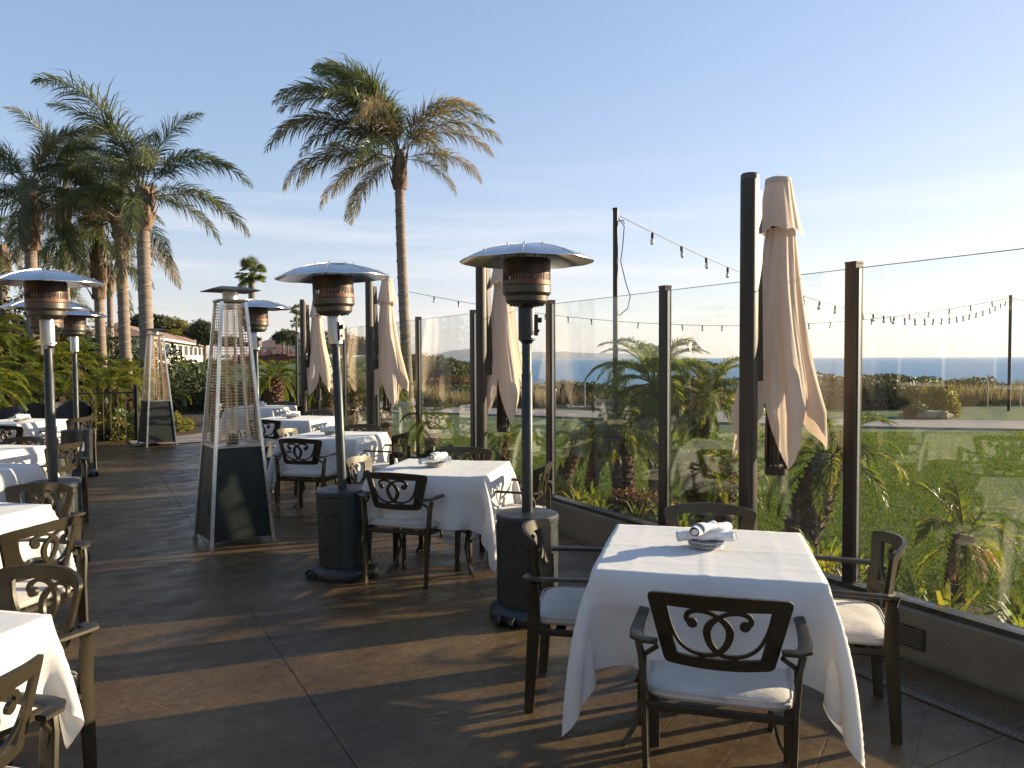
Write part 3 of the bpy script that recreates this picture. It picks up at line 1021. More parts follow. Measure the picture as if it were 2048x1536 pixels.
# ------------------------------------------------------------------ tables and cloths
def sim_cloth(seed, half=.44, over=.36, H=.753, N_=81, stiff=1.0):
    rg = np.random.default_rng(seed)
    S = half + over
    ax = np.linspace(-S, S, N_)
    sp = ax[1] - ax[0]
    X, Y = np.meshgrid(ax, ax)
    P = np.stack([X, Y, np.full_like(X, H)], -1)
    m_ = np.maximum(np.abs(X), np.abs(Y))
    pin = m_ <= half + 1e-6
    out = np.clip(m_ - half, 0, None)
    P[..., 2] -= out * .15
    P[..., 0] += rg.normal(0, .002, X.shape)
    P[..., 1] += rg.normal(0, .002, X.shape)
    # low-frequency push to start the folds
    for q in range(5):
        a, b, ph = rg.uniform(2, 6), rg.uniform(2, 6), rg.uniform(0, 6)
        P[..., 2] += out * .12 * np.sin(a * X + b * Y + ph)
    P0 = P.copy()
    prev = P.copy()
    w = np.where(pin, 0., 1.)[..., None]
    cons = []
    for (di, dj, st) in ((0, 1, 1.), (1, 0, 1.), (1, 1, .6), (1, -1, .6), (0, 2, .32), (2, 0, .32), (0, 4, .17 * stiff), (4, 0, .17 * stiff), (0, 8, .05 * stiff), (8, 0, .05 * stiff)):
        cons.append((di, dj, sp * math.hypot(di, dj), st))
    def sl(di, dj):
        a = (slice(0, N_ - di), slice(0, N_ - dj) if dj >= 0 else slice(-dj, N_))
        b = (slice(di, N_), slice(dj, N_) if dj >= 0 else slice(0, N_ + dj))
        return a, b
    T = 135
    for it in range(T):
        vel = (P - prev) * .975
        prev = P.copy()
        P = P + vel * w + np.array([0, 0, -9.8]) * (.012 ** 2) * w
        for k in range(9):
            for di, dj, L0, st in cons:
                a, b = sl(di, dj)
                d = P[b] - P[a]
                ln = np.linalg.norm(d, axis=-1, keepdims=True) + 1e-9
                wa, wb = w[a], w[b]
                c = d * ((ln - L0) / ln) * st / np.maximum(wa + wb, 1e-6) * .9
                Pa = c * wa
                Pb = -c * wb
                # two-colour update keeps it stable
                P[a] += Pa * .5
                P[b] += Pb * .5
            ins = (np.abs(P[..., 0]) < half + .004) & (np.abs(P[..., 1]) < half + .004) & (P[..., 2] < H - .002) & (~pin)
            px = half + .004 - np.abs(P[..., 0])
            py = half + .004 - np.abs(P[..., 1])
            cx = ins & (px < py)
            cy_ = ins & ~(px < py)
            P[..., 0] = np.where(cx, np.sign(P[..., 0]) * (half + .004), P[..., 0])
            P[..., 1] = np.where(cy_, np.sign(P[..., 1]) * (half + .004), P[..., 1])
    # pressed folding creases and slight ripples on the flat top
    for c0, amp in ((0.0, .0028), (-.29, .0016), (.29, .0016)):
        P[..., 2] += np.where(pin, amp * np.exp(-((X - c0) / .012) ** 2) + amp * .8 * np.exp(-((Y - c0 * .9) / .012) ** 2), 0)
    for q in range(6):
        a, b, ph = rg.uniform(-14, 14), rg.uniform(-14, 14), rg.uniform(0, 6)
        P[..., 2] += np.where(pin, .0005 * np.sin(a * X + b * Y + ph), 0)
    V = P.reshape(-1, 3)
    idx = np.arange(N_ * N_).reshape(N_, N_)
    F = np.stack([idx[:-1, :-1], idx[:-1, 1:], idx[1:, 1:], idx[1:, :-1]], -1).reshape(-1, 4)
    me = raw_mesh('tablecloth', V, F, MT['cloth'], True)
    return me
CLOTH = [sim_cloth(s) for s in (3, 11, 24)] + [sim_cloth(31, over=.26, N_=71, stiff=.12)]

def build_table():
    t = thing('dining_table', 'x', 'table')
    obj('tabletop', MB().box((0, 0, .735), (.865, .865, .028)), MT['chair'], t)
    for sx_ in (-1, 1):
        for sy_ in (-1, 1):
            obj('leg', MB().tube([(sx_ * .36, sy_ * .36, .72), (sx_ * .35, sy_ * .35, .5), (sx_ * .27, sy_ * .27, .33), (sx_ * .25, sy_ * .25, .2), (sx_ * .29, sy_ * .29, .06), (sx_ * .33, sy_ * .33, 0)], .012, n=6), MT['chair'], t)
    obj('stretcher', MB().tube([(-.26, -.26, .30), (.26, .26, .30)], .008, n=6).tube([(-.26, .26, .31), (.26, -.26, .31)], .008, n=6), MT['chair'], t)
    return t
TB = None
def table(x, y, deg, where, var=0, rot90=0, foot=''):
    global TB
    lab = 'square table under white cloth, ' + where
    if TB is None:
        TB = build_table()
        TB.location = (x, y, 0)
        TB.rotation_euler = (0, 0, rad(deg))
        TB['label'] = lab
        TB['group'] = 'square patio dining tables'
    else:
        dup(TB, (x, y, 0), rad(deg), lab, 'square patio dining tables')
    c = link('tablecloth', CLOTH[var], None, (x, y, 0), (0, 0, rad(deg + 90 * rot90)))
    tag(c, 'white linen tablecloth, ' + where, 'tablecloth', 'white tablecloths')

# place settings
plate_me = MB().lathe([(.0, .004), (.042, .004), (.050, .0075), (.076, .0125), (.078, .0125), (.0785, .0115), (.052, .002), (.044, 0), (.0, 0)], n=36).mesh('plate', MT['plate'], True, 50)
def napkin_mesh(seed, L_=.18, r=.025):
    rg = random.Random(seed)
    mb = MB()
    n = 30
    pts, rr, ry_ = [], [], []
    for i in range(n + 1):
        t = i / n
        pts.append(((t - .5) * L_, .004 * sin(t * 5 + seed), r * .82 + .002 * sin(t * 7)))
        k_ = 1 + .10 * sin(t * 9 + seed) + (.10 if t < .1 or t > .9 else 0)
        rr.append(r * k_)
        ry_.append(r * .82 * k_)
    mb.tube(pts, rr, n=20, ry=ry_, caps=False)
    # inner rolled layer visible at the ends
    mb.tube([pts[0], pts[-1]], r * .62, n=12, ry=r * .5, caps=True)
    mb.tube([(pts[0][0] - .004, 0, r * .8), (pts[-1][0] + .004, 0, r * .8)], r * .3, n=8, ry=r * .26, caps=True)
    # loose flap
    vs, fs = [], []
    for i in range(n + 1):
        t = i / n
        x = (t - .5) * L_ * 1.04
        for j, (yy, zz) in enumerate(((r * .5, r * 1.5), (r * 1.1, r * .9), (r * 1.7, r * .25), (r * 2.2, .002))):
            vs.append((x + rg.uniform(-.001, .001), yy + .004 * sin(6 * t + seed), zz + .001 * sin(11 * t)))
    for i in range(n):
        for j in range(3):
            a = i * 4 + j
            fs.append((a, a + 1, a + 5, a + 4))
    mb.add(vs, fs)
    out = []
    for v in mb.v:
        p = Vector(v)
        q = mnoise.noise_vector(p * 22 + Vector((seed, 0, 0))) * .0045 + mnoise.noise_vector(p * 60 + Vector((seed, 5, 0))) * .0016
        out.append((v[0] + q.x, v[1] + q.y, max(v[2] + q.z, .0005)))
    mb.v = out
    return mb.mesh('napkin', MT['napkin'], True, 80)
NAP = [napkin_mesh(1), napkin_mesh(2), napkin_mesh(5)]
def setting(x, y, deg, where, nplates=4, z=.755, spin=0, far=False):
    for k in range(nplates):
        o = link('plate', plate_me, None, (x + .002 * sin(k * 5 + x), y + .002 * cos(k * 3), z + .0065 * k), (0, 0, k))
        if far:
            lab = 'white plate, ' + ['bottom', 'middle', 'top'][k] + ' of the stack ' + where
        else:
            lab = 'small white china plate, ' + ['bottom', 'second', 'third', 'top'][k] + ' of the stack ' + where
        tag(o, lab, 'plate', 'stacked plates ' + where)
    zt = z + .0065 * (nplates - 1) + .0125
    a0 = deg + spin
    lay = [(-.034, -.01, 8, .000, 'lower left one'), (.034, .012, -14, .000, 'lower right one'), (-.012, -.022, 62, .034, 'upper left one'), (.03, .0, 48, .036, 'upper right one')]
    for q, (dx, dy, a, dz, nm) in enumerate(lay):
        ca, sa = cos(rad(a0)), sin(rad(a0))
        lx, ly = dx * ca - dy * sa, dx * sa + dy * ca
        o = link('napkin', NAP[q % 3], None, (x + lx, y + ly, zt + dz), (0, rad(3 * (q - 1.5)), rad(a0 + a)))
        tag(o, 'rolled napkin ' + where + ', ' + nm, 'napkin', 'rolled napkins')

# right-hand row
table(.853, 3.41, -14, 'nearest table in the right foreground', 0, 0)
setting(.86, 3.44, -14, 'on the nearest table', spin=0)
chair(.77, 2.87, -16, 'dark scroll-back chair nearest the viewer, back to camera, in shade')
chair(.37, 3.66, -100, 'chair left of the nearest table, its back sunlit beside the heater drum')
chair(1.405, 3.48, 73, 'chair right of the nearest table, seen side-on with chipped paint on its legs')
chair(1.0, 3.93, 166, 'shaded chair on the far side of the nearest table, only its top rail showing')
table(-.54, 6.02, -12, 'second table of the row along the glass', 1, 1)
setting(-.60, 6.05, -12, 'on the second table by the glass', spin=30)
chair(-.74, 5.70, -20, 'chair at the second table by the glass, back to camera, beside the wheeled heater')
chair(-.02, 5.93, 75, 'chair on the glass side of the second table, half behind the heater pole')
chair(-.46, 6.66, 168, 'chair on the far side of the second table by the glass')
chair(-1.0, 6.2, -102, 'chair left of the second table, sunlit back seen through a heater pole')
table(-1.96, 8.6, -12, 'third table of the row along the glass', 2, 0)
setting(-2.0, 8.6, -12, 'on the third table by the glass', spin=-20)
chair(-2.08, 8.06, -14, 'chair in front of the third table by the glass, back panel against white cloth')
chair(-1.44, 8.46, 78, 'chair on the glass side of the third table, olive lit back')
chair(-1.85, 9.12, 168, 'chair on the far side of the third table by the glass')
chair(-2.32, 8.8, -100, 'chair left of the third table, just right of the black pyramid base')
table(-3.1, 11.1, -12, 'fourth table of the row along the glass', 0, 1)
setting(-3.12, 11.0, -12, 'on the fourth table by the glass', nplates=3, spin=10, far=True)
chair(-2.55, 11.0, 78, 'chair on the glass side of the fourth table')
chair(-3.0, 11.65, 168, 'chair on the far side of the fourth table')
chair(-3.22, 10.52, -14, 'chair in front of the fourth table, mostly behind the pyramid heater')
table(-4.4, 13.7, -12, 'farthest table in the row along the glass', 1, 0)
setting(-4.4, 13.6, -12, 'on the farthest table by the glass', nplates=3, spin=60, far=True)
chair(-4.3, 14.25, 168, 'chair behind the farthest table near the patio end')
chair(-3.85, 13.6, 78, 'chair on the glass side of the farthest table')
chair(-4.95, 13.8, -100, 'chair left of the farthest table, seen through the pyramid heater wires')

# left-hand row
table(-2.05, 2.22, -12, 'cut off at the lower left corner', 3, 0)
chair(-1.89, 2.70, 157, 'chair at bottom left facing the camera with its whole scroll back sunlit')
chair(-1.60, 1.97, 77, 'tan lit chair cut by the lower left corner')
table(-3.22, 4.19, -12, 'second up on the left edge', 3, 1)
chair(-3.05, 4.72, 172, 'dark chair on the far side of the second left table, back turned to heater drum')
chair(-2.57, 3.9, 77, 'chair on the aisle side of the second left table, scroll back tilted in view')
table(-4.36, 5.96, -12, 'third up the left edge, before the big grey heater', 0, 2)
table(-5.12, 7.32, -12, 'fourth up the left edge, behind the big grey heater', 1, 3)
setting(-5.3, 7.35, -12, 'on the fourth left table', nplates=3, spin=15, far=True)
chair(-4.50, 7.45, 80, 'chair on the aisle side of the fourth left table, right of the heater pole')
chair(-5.05, 7.75, 170, 'chair top behind the fourth left table at the picture edge')
table(-6.85, 10.75, -12, 'farthest table at the left under the palms', 2, 2)
setting(-6.7, 10.6, -12, 'on the farthest left table', nplates=3, spin=40, far=True)
chair(-6.12, 9.75, -14, 'black shaded chair with its back to camera at the farthest left table')
chair(-6.2, 10.8, 78, 'chair on the aisle side of the farthest left table')

# small care tag on the nearest cloth
# ------------------------------------------------------------------ patio heaters
def arc_pts(n, f):
    return [f(i / (n - 1)) for i in range(n)]

def build_heater():
    t = thing('patio_heater', 'x', 'patio heater')
    hm = MT['hammer']
    obj('base_ring', MB().lathe([(.20, .0), (.232, .0), (.238, .012), (.238, .05), (.232, .062), (.205, .088), (.19, .092)], n=40), hm, t)
    dr_ = obj('drum', MB().lathe([(.186, .09), (.19, .094), (.19, .60), (.1945, .605), (.1945, .628), (.19, .634), (.185, .640), (.03, .652)], n=48), hm, t, ang=30)
    sl_ = MB()
    for rowz, hh in ((.565, .030), (.42, .022), (.20, .03)):
        for k in range(26):
            a = 2 * pi * k / 26
            sl_.box((cos(a) * .1905, sin(a) * .1905, rowz), (.003, .006, hh), Matrix.Rotation(a, 3, 'Z'))
    obj('vent_slots', sl_, MT['black'], dr_, smooth=False)['kind'] = 'stuff'
    a = rad(-115)
    R_ = Matrix.Rotation(a, 3, 'Z')
    obj('hand_slot', MB().box(tuple(R_ @ Vector((.189, 0, .475))), (.008, .10, .026), R_), MT['black'], dr_, smooth=False)
    obj('door_seam', MB().box(tuple(R_ @ Vector((.1895, .17 * .5, .33))), (.004, .003, .45), Matrix.Rotation(a + rad(0), 3, 'Z')), MT['black'], dr_, smooth=False)
    obj('pole', MB().lathe([(.034, .65), (.034, 1.50), (.03, 1.505), (.03, 1.72)], n=24), hm, t, ang=40)
    obj('collar', MB().lathe([(.03, 1.685), (.040, 1.700), (.052, 1.708), (.052, 1.905), (.050, 1.912)], n=28), MT['steel_b'], t, ang=30)
    cb = obj('control_box', MB().box((.056, .0, 1.80), (.022, .05, .13)), MT['black'], t, smooth=False, rot=(0, 0, rad(-35)))
    obj('knob', MB().tube([(.066, 0, 1.83), (.092, 0, 1.83)], .016, n=12), MT['black'], cb)
    obj('button', MB().tube([(.066, 0, 1.765), (.078, 0, 1.765)], .009, n=10), MT['red'], cb)
    obj('label_sticker', MB().box((.0, -.0535, 1.728), (.050, .002, .012)), MT['label'], t, smooth=False, rot=(0, 0, rad(12)))
    obj('burner_bowl', MB().lathe([(.05, 1.91), (.075, 1.914), (.118, 1.930), (.130, 1.945), (.132, 1.975), (.138, 1.98), (.147, 1.99), (.150, 1.995), (.150, 2.035), (.147, 2.04)], n=40), MT['bronzeheat'], t, ang=30)
    hl = MB()
    for k in range(22):
        a = 2 * pi * k / 22
        hl.tube([(cos(a) * .098, sin(a) * .098, 1.919), (cos(a) * .101, sin(a) * .101, 1.924)], .007, n=6)
    obj('air_holes', hl, MT['black'], t, smooth=False)['kind'] = 'stuff'
    # perforated heat screen: upper band, slotted zone, lower band
    obj('heat_screen', MB().lathe([(.146, 2.11), (.147, 2.11), (.147, 2.195), (.144, 2.20), (.13, 2.20)], n=40), MT['mesh'], t, ang=30)
    obj('rust_band', MB().lathe([(.146, 2.04), (.148, 2.042), (.148, 2.068), (.146, 2.07)], n=40), MT['rust'], t, ang=30)
    st = MB()
    for k in range(44):
        a = 2 * pi * k / 44
        st.box((cos(a) * .146, sin(a) * .146, 2.09), (.002, .0125, .046), Matrix.Rotation(a, 3, 'Z'))
    obj('screen_bars', st, MT['mesh'], t, smooth=False)['kind'] = 'stuff'
    obj('emitter_cone', MB().lathe([(.09, 2.05), (.105, 2.12), (.12, 2.195)], n=24), MT['steel_b'], t)
    # hood: eight pressed panels with seams
    prof = [(.0, 2.292), (.04, 2.292), (.13, 2.282), (.24, 2.258), (.33, 2.228), (.395, 2.198), (.412, 2.188), (.4125, 2.184), (.405, 2.184), (.33, 2.221), (.24, 2.251), (.13, 2.275), (.0, 2.284)]
    n = 64
    vs, fs = [], []
    for r, z in prof:
        for k in range(n):
            a = 2 * pi * k / n
            fl = 1 - .018 * (1 - abs(cos(4 * a))) if r > .2 else 1
            vs.append((r * fl * cos(a), r * fl * sin(a), z + (.004 * abs(cos(4 * a)) ** 6 if r > .05 else 0)))
    for i in range(len(prof) - 1):
        for k in range(n):
            a, b = i * n + k, i * n + (k + 1) % n
            fs.append((a + n, b + n, b, a))
    hd = obj('hood', MB().add(vs, fs), MT['steel'], t, ang=25)
    sm = MB()
    for k in range(8):
        a = 2 * pi * k / 8
        for q in range(6):
            r0, z0 = prof[1 + q]
            r1, z1 = prof[2 + q]
            if q < 5:
                sm.bar((r0 * cos(a), r0 * sin(a), z0 + .004), (r1 * cos(a), r1 * sin(a), z1 + .004), .007, .004)
        sm.tube([(.15 * cos(a), .15 * sin(a), 2.276), (.15 * cos(a), .15 * sin(a), 2.292)], .006, n=6)
        sm.tube([(.33 * cos(a), .33 * sin(a), 2.22), (.33 * cos(a), .33 * sin(a), 2.24)], .005, n=6)
    obj('hood_seams', sm, MT['steel_b'], hd, smooth=False)
    for k in range(4):
        a = 2 * pi * (k + .3) / 4
        obj('hood_strut', MB().tube([(.13 * cos(a), .13 * sin(a), 2.195), (.15 * cos(a), .15 * sin(a), 2.274)], .004, n=5), MT['iron'], t)
    # two small wheels on the base
    for s in (-1, 1):
        a = rad(200 + 9 * s)
        c = Vector((.262 * cos(a), .262 * sin(a), .033))
        ax = Vector((-sin(rad(200)), cos(rad(200)), 0))
        obj('wheel', MB().tube([c - ax * .012, c + ax * .012], .033, n=16), MT['black'], t)
    obj('wheel_bracket', MB().box((.235 * cos(rad(200)), .235 * sin(rad(200)), .04), (.06, .06, .02), Matrix.Rotation(rad(200), 3, 'Z')), MT['black'], t)
    return t
HT = build_heater()
HT['group'] = 'round-hood patio heaters'
HT.location = (.092, 4.80, 0)
HT.rotation_euler = (0, 0, rad(40))
HCOL = [c for c in HT.children if c.name.startswith('collar')][0]
HT['label'] = 'grey mushroom patio heater standing beside the nearest table'
GH = 'round-hood patio heaters'
dup(HT, (-1.236, 5.74, 0), 0, 'patio heater with wheels at its base, left of the second table, steel hood tipped left', GH, rot=(rad(.3), rad(-1.9), rad(5)))
dup(HT, (-3.60, 6.10, 0), 0, 'big grey patio heater at the left with a rust-red burner', GH, rot=(rad(0), rad(-.9), rad(75)))
dup(HT, (-4.70, 7.9, 0), 0, 'patio heater directly behind the big left one, hood peeping out below', GH, rot=(0, rad(-.6), rad(120)), scale=(1, 1, .965))
h5 = dup(HT, (-5.96, 10.65, 0), 0, 'farthest left patio heater with a white sticker on its drum', GH, rot=(0, rad(.2), rad(150)))
o = obj('label_sticker', MB().box((0, -.1925, .42), (.10, .003, .12)), MT['label'], h5, smooth=False, rot=(0, 0, rad(-110)))
h6 = dup(HT, (-3.02, 9.2, 0), 0, 'patio heater right behind the near pyramid heater', GH, rot=(0, rad(0), rad(15)))

HCOL.data = HCOL.data.copy()
HCOL.data.materials[0] = MT['hammer']  # steel collar in shade, its darkness set by the dark drum colour

def build_pyramid():
    t = thing('pyramid_heater', 'x', 'patio heater')
    hb, ht_, H = .262, .100, 2.10
    def half(z):
        return hb + (ht_ - hb) * z / H
    for sx_, sy_ in ((1, 1), (1, -1), (-1, -1), (-1, 1)):
        po = obj('corner_post', MB().bar((sx_ * hb, sy_ * hb, .0), (sx_ * ht_, sy_ * ht_, H), .026, .026, up=(0, 1, 0)), MT['alu'], t, smooth=False)
        obj('foot', MB().box((sx_ * hb, sy_ * hb, .02), (.034, .034, .04)), MT['steel_b'], po, smooth=False)
        sc_ = MB()
        for z in (.15, .45, .78, 1.1, 1.5, 1.9):
            q = half(z)
            sc_.tube([(sx_ * (q + .012), sy_ * q, z), (sx_ * (q + .016), sy_ * q, z)], .005, n=6)
        obj('screws', sc_, MT['steel_b'], po, smooth=False)
    zb, zt = .06, .84
    for k in range(4):
        R_ = Matrix.Rotation(k * pi / 2, 4, 'Z')
        b0, b1 = half(zb) - .004, half(zt) - .004
        w0, w1 = b0 - .012, b1 - .012
        mb = MB()
        # slightly buckled sheet
        vs, fs = [], []
        for i in range(9):
            z = zb + (zt - zb) * i / 8
            hb_ = half(z) - .004
            for j in range(7):
                u = -1 + 2 * j / 6
                dn = .003 * mnoise.noise((u * 1.7 + k * 5, z * 4, 0)) if 0 < j < 6 else 0
                vs.append((hb_ + dn, u * (hb_ - .010), z + (.010 * (1 - u * u) if i == 0 else 0)))
        for i in range(8):
            for j in range(6):
                a = i * 7 + j
                fs.append((a, a + 1, a + 8, a + 7))
        mb.add(vs, fs)
        pa = obj('side_panel', mb, MT['blackpanel'], t)
        pa.rotation_euler = (0, 0, k * pi / 2)
        if k == 3 or k == 1:
            lv = MB()
            for r in range(9):
                for c in range(3):
                    z = .28 + .022 * r
                    lv.box((half(z) + .001, -.07 + c * .035 * 2, z), (.010, .045, .006), Matrix.Rotation(rad(-30), 3, 'Y'))
            q = obj('louvres', lv, MT['blackpanel'], pa, smooth=False)
            q['kind'] = 'stuff'
        # wire guard on this side
        wg = MB()
        z = .87
        while z < 2.08:
            q = half(z) + .006
            wg.bar((q, -q + .01, z), (q, q - .01, z), .0042, .0042)
            z += .0255
        for u in (-.5, 0, .5):
            wg.bar((half(.87) + .003, u * half(.87), .87), (half(2.06) + .003, u * half(2.06), 2.06), .0042, .0042)
        g_ = obj('wire_guard', wg, MT['rustwire'], t, smooth=False)
        g_.rotation_euler = (0, 0, k * pi / 2)
        g_['kind'] = 'stuff'
        tr_ = obj('trim_bar', MB().box((half(.845), 0, .852), (.018, 2 * half(.85) - .03, .018)), MT['steel_b'], t, smooth=False)
        tr_.rotation_euler = (0, 0, k * pi / 2)
        hd_ = MB()
        for u in (-.35, .35):
            hd_.bar((half(.9) + .012, u * half(.9), .90), (half(1.3) + .012, u * half(1.3) * .9, 1.30), .005)
        hd_.bar((half(1.3) + .012, -.35 * half(1.3) * .9, 1.30), (half(1.3) + .012, .35 * half(1.3) * .9, 1.30), .005)
        hh = obj('guard_handle', hd_, MT['rustwire'], t, smooth=False)
        hh.rotation_euler = (0, 0, k * pi / 2)
    obj('shelf_plate', MB().box((0, 0, .845), (2 * half(.85) - .03, 2 * half(.85) - .03, .012)), MT['steel_b'], t, smooth=False)
    obj('glass_tube', MB().lathe([(.052, .86), (.052, 2.08)], n=24), MT['tube'], t)
    obj('burner_pipe', MB().lathe([(.05, .85), (.05, .93), (.042, .94), (.0, .95)], n=20), MT['bronzeheat'], t)
    obj('top_plate', MB().box((0, 0, 2.10), (.235, .235, .02)), MT['bronzeheat'], t, smooth=False)
    obj('neck', MB().lathe([(.065, 2.11), (.065, 2.185)], n=24), MT['steel_b'], t)
    c_ = .20
    vs = [(-c_, -c_, 2.185), (c_, -c_, 2.185), (c_, c_, 2.185), (-c_, c_, 2.185), (-c_, -c_, 2.192), (c_, -c_, 2.192), (c_, c_, 2.192), (-c_, c_, 2.192),
          (-.10, -.10, 2.222), (.10, -.10, 2.222), (.10, .10, 2.222), (-.10, .10, 2.222)]
    obj('cap_plate', MB().add(vs, [(3, 2, 1, 0), (0, 1, 5, 4), (1, 2, 6, 5), (2, 3, 7, 6), (3, 0, 4, 7), (4, 5, 9, 8), (5, 6, 10, 9), (6, 7, 11, 10), (7, 4, 8, 11), (8, 9, 10, 11)]), MT['hammer'], t, smooth=False)
    return t
PH = build_pyramid()
PH['group'] = 'pyramid patio heaters'
PH['label'] = 'near pyramid patio heater with black base and wire guards in the aisle'
PH.location = (-2.45, 6.81, 0)
PH.rotation_euler = (0, 0, rad(-54))
dup(PH, (-6.62, 14.5, 0), rad(-48), 'distant pyramid patio heater at the far end of the patio by the path', 'pyramid patio heaters', scale=(1.0, 1.0, .975))

# ------------------------------------------------------------------ closed umbrellas
def canvas_mesh(seed):
    rg = random.Random(seed)
    nth, nz = 160, 46
    ph = [rg.uniform(0, 2 * pi) for _ in range(8)]
    # ragged set of fold directions
    folds = sorted([(2 * pi * k / 5 + rg.uniform(-.12, .12)) for k in range(5)])
    deps = [rg.uniform(.75, 1.15) for _ in range(8)]
    vs, fs = [], []
    def near(th):
        best = min(range(5), key=lambda k: abs((th - folds[k] + pi) % (2 * pi) - pi))
        d = abs((th - folds[best] + pi) % (2 * pi) - pi)
        return best, d
    tubes = [2 * pi * k / 11 + rg.uniform(-.16, .16) for k in range(11)]
    hem = []
    vall = [rg.uniform(1.22, 1.46) for k in range(8)]
    for k in range(8):
        hem.append(rg.choice([.97, 1.02, 1.12, .94]))
    for j in range(nz + 1):
        t = j / nz
        for i in range(nth):
            th = 2 * pi * i / nth
            b, d = near(th)
            x = min(1, d / .64)
            lobe = .5 + .5 * cos(pi * x)                       # 1 at the rib fold, 0 in the valley
            lz = (1 - x) ** .75
            zb = hem[b] * lz + vall[b] * (1 - lz) + .014 * sin(5 * th + ph[0])
            z = 2.36 - (2.36 - zb) * t
            zz = (2.36 - z) / 1.36
            k2 = min(range(len(tubes)), key=lambda k: abs((th + .25 * (zz - .4) * sin(3 * k + ph[2]) - tubes[k] + pi) % (2 * pi) - pi))
            d2 = abs((th + .25 * (zz - .4) * sin(3 * k2 + ph[2]) - tubes[k2] + pi) % (2 * pi) - pi) / (pi / len(tubes) * 1.12)
            tub = max(0, 1 - d2 * d2) ** .5                    # round pipe folds with creases between
            R_ = .080 + .108 * zz + .098 * zz ** 2.2
            A = (.05 + .36 * min(1, zz)) * deps[b]
            r = R_ * (1 + A * (lobe - .40))
            r += (.016 + .046 * zz) * (tub - .55) * (.75 + .5 * sin(7 * k2 + ph[3]))
            r += .010 * zz * sin(5 * z + ph[2] + 3 * th) + .003 * sin(31 * th + 9 * z) * zz
            if zz > .80:
                r -= .40 * (zz - .80)
            tw = .16 * sin(1.8 * z + ph[3]) * zz + .05 * sin(5 * z + ph[4])
            sw = .01 * sin(2 * z + ph[5])
            vs.append((r * cos(th + tw) + sw, r * sin(th + tw), z))
    for j in range(nz):
        for i in range(nth):
            a, b = j * nth + i, j * nth + (i + 1) % nth
            fs.append((a + nth, b + nth, b, a))
    me = MB().add(vs, fs).mesh('canopy', MT['canvas'], True, 75)
    # upper vent flounce
    vs, fs = [], []
    nz2 = 14
    for j in range(nz2 + 1):
        t = j / nz2
        for i in range(nth):
            th = 2 * pi * i / nth
            b, d = near(th)
            lobe = (1 - min(1, d / .64))
            zb = 2.37 - .05 * lobe + .015 * sin(3 * th + ph[6])
            z = 2.655 - (2.655 - zb) * t
            r = .072 + .055 * t ** 1.2 + .035 * t * (lobe - .4) + .002 * sin(13 * th)
            vs.append((r * cos(th), r * sin(th), z))
    for j in range(nz2):
        for i in range(nth):
            a, b = j * nth + i, j * nth + (i + 1) % nth
            fs.append((a + nth, b + nth, b, a))
    me2 = MB().add(vs, fs).mesh('vent_flounce', MT['canvas'], True, 75)
    return me, me2
CAN = [canvas_mesh(4), canvas_mesh(9)]
def umbrella(x, y, off, label, var, rz, scale=1.0, turn=0):
    t = thing('closed_umbrella', label, 'umbrella', (x, y, 0), rad(rz), 'closed beige cantilever umbrellas', scale=scale)
    obj('base_plate', MB().box((0, 0, .012), (.30, .30, .022)), MT['bronze'], t, smooth=False)
    # local +X points to the canopy
    pl = []
    for k in range(32):
        a = 2 * pi * k / 32
        pl.append((math.copysign(abs(cos(a)) ** .7, cos(a)) * .047, math.copysign(abs(sin(a)) ** .7, sin(a)) * .047))
    vs = [(p[0], p[1], z) for z in (.02, 2.60) for p in pl]
    n = len(pl)
    obj('pole', MB().add(vs, [tuple(range(n))[::-1], tuple(n + k for k in range(n))] + [(k, (k + 1) % n, n + (k + 1) % n, n + k) for k in range(n)]), MT['bronze'], t, ang=50)
    obj('pole_cap', MB().lathe([(.050, 2.60), (.051, 2.625), (.045, 2.635), (0, 2.637)], n=28), MT['rail'], t)
    obj('track', MB().box((.047, 0, 1.75), (.012, .026, 1.5)), MT['iron'], t, smooth=False)
    am = obj('arm', MB().bar((.085, 0, 2.55), (.115, 0, 1.50), .034, .050, up=(1, 0, 0)), MT['bronze'], t, smooth=False)
    obj('slider', MB().box((.075, 0, 1.53), (.08, .06, .14)), MT['black'], t, smooth=False)
    cable = obj('wire', MB().tube([(.06, .0, 2.58), (.075, .018, 2.35), (.062, .02, 2.1)], .004, n=5), MT['cord'], t)
    hx = off
    ru = MB()
    obj('hub_cap', MB().lathe([(.0, 2.672), (.05, 2.670), (.074, 2.660), (.074, 2.650), (.0, 2.650)], n=28, c=(hx, 0, 0)), MT['canvas'], t)
    ca = link('canopy', CAN[var][0], t, (hx, 0, 0), (0, 0, rad(turn)))
    link('vent_flounce', CAN[var][1], ca)
    obj('seam_band', MB().lathe([(.0745, 2.625), (.0765, 2.63), (.0765, 2.648), (.0745, 2.652)], n=28), MT['canvas'], ca)
    for k in range(8):
        a = 2 * pi * k / 8 + .2
        obj('rib', MB().bar((hx + .030 * cos(a), .030 * sin(a), 2.55), (hx + .058 * cos(a), .058 * sin(a), .92 + .02 * (k % 3)), .014, .022, up=(cos(a), sin(a), 0)), MT['bronze'], t, smooth=False)
    obj('hub_rod', MB().tube([(hx, 0, 2.62), (hx, 0, .95)], .018, n=10), MT['bronze'], t)
    obj('runner', MB().lathe([(.03, .89), (.066, .89), (.066, .93), (.03, .94)], n=16, c=(hx, 0, 0)), MT['bronze'], t)
    return t
umbrella(1.35, 4.45, .345, 'nearest closed beige umbrella with its pole standing right behind the nearest table', 0, 45, 1.0, -60)
umbrella(-.29, 7.42, .31, 'closed beige umbrella behind the heater next to the nearest table', 1, 48, .985, 20)
umbrella(-1.875, 10.3, .29, 'closed beige umbrella standing in front of the tall palm trunk', 0, 46, 1.0, 100)
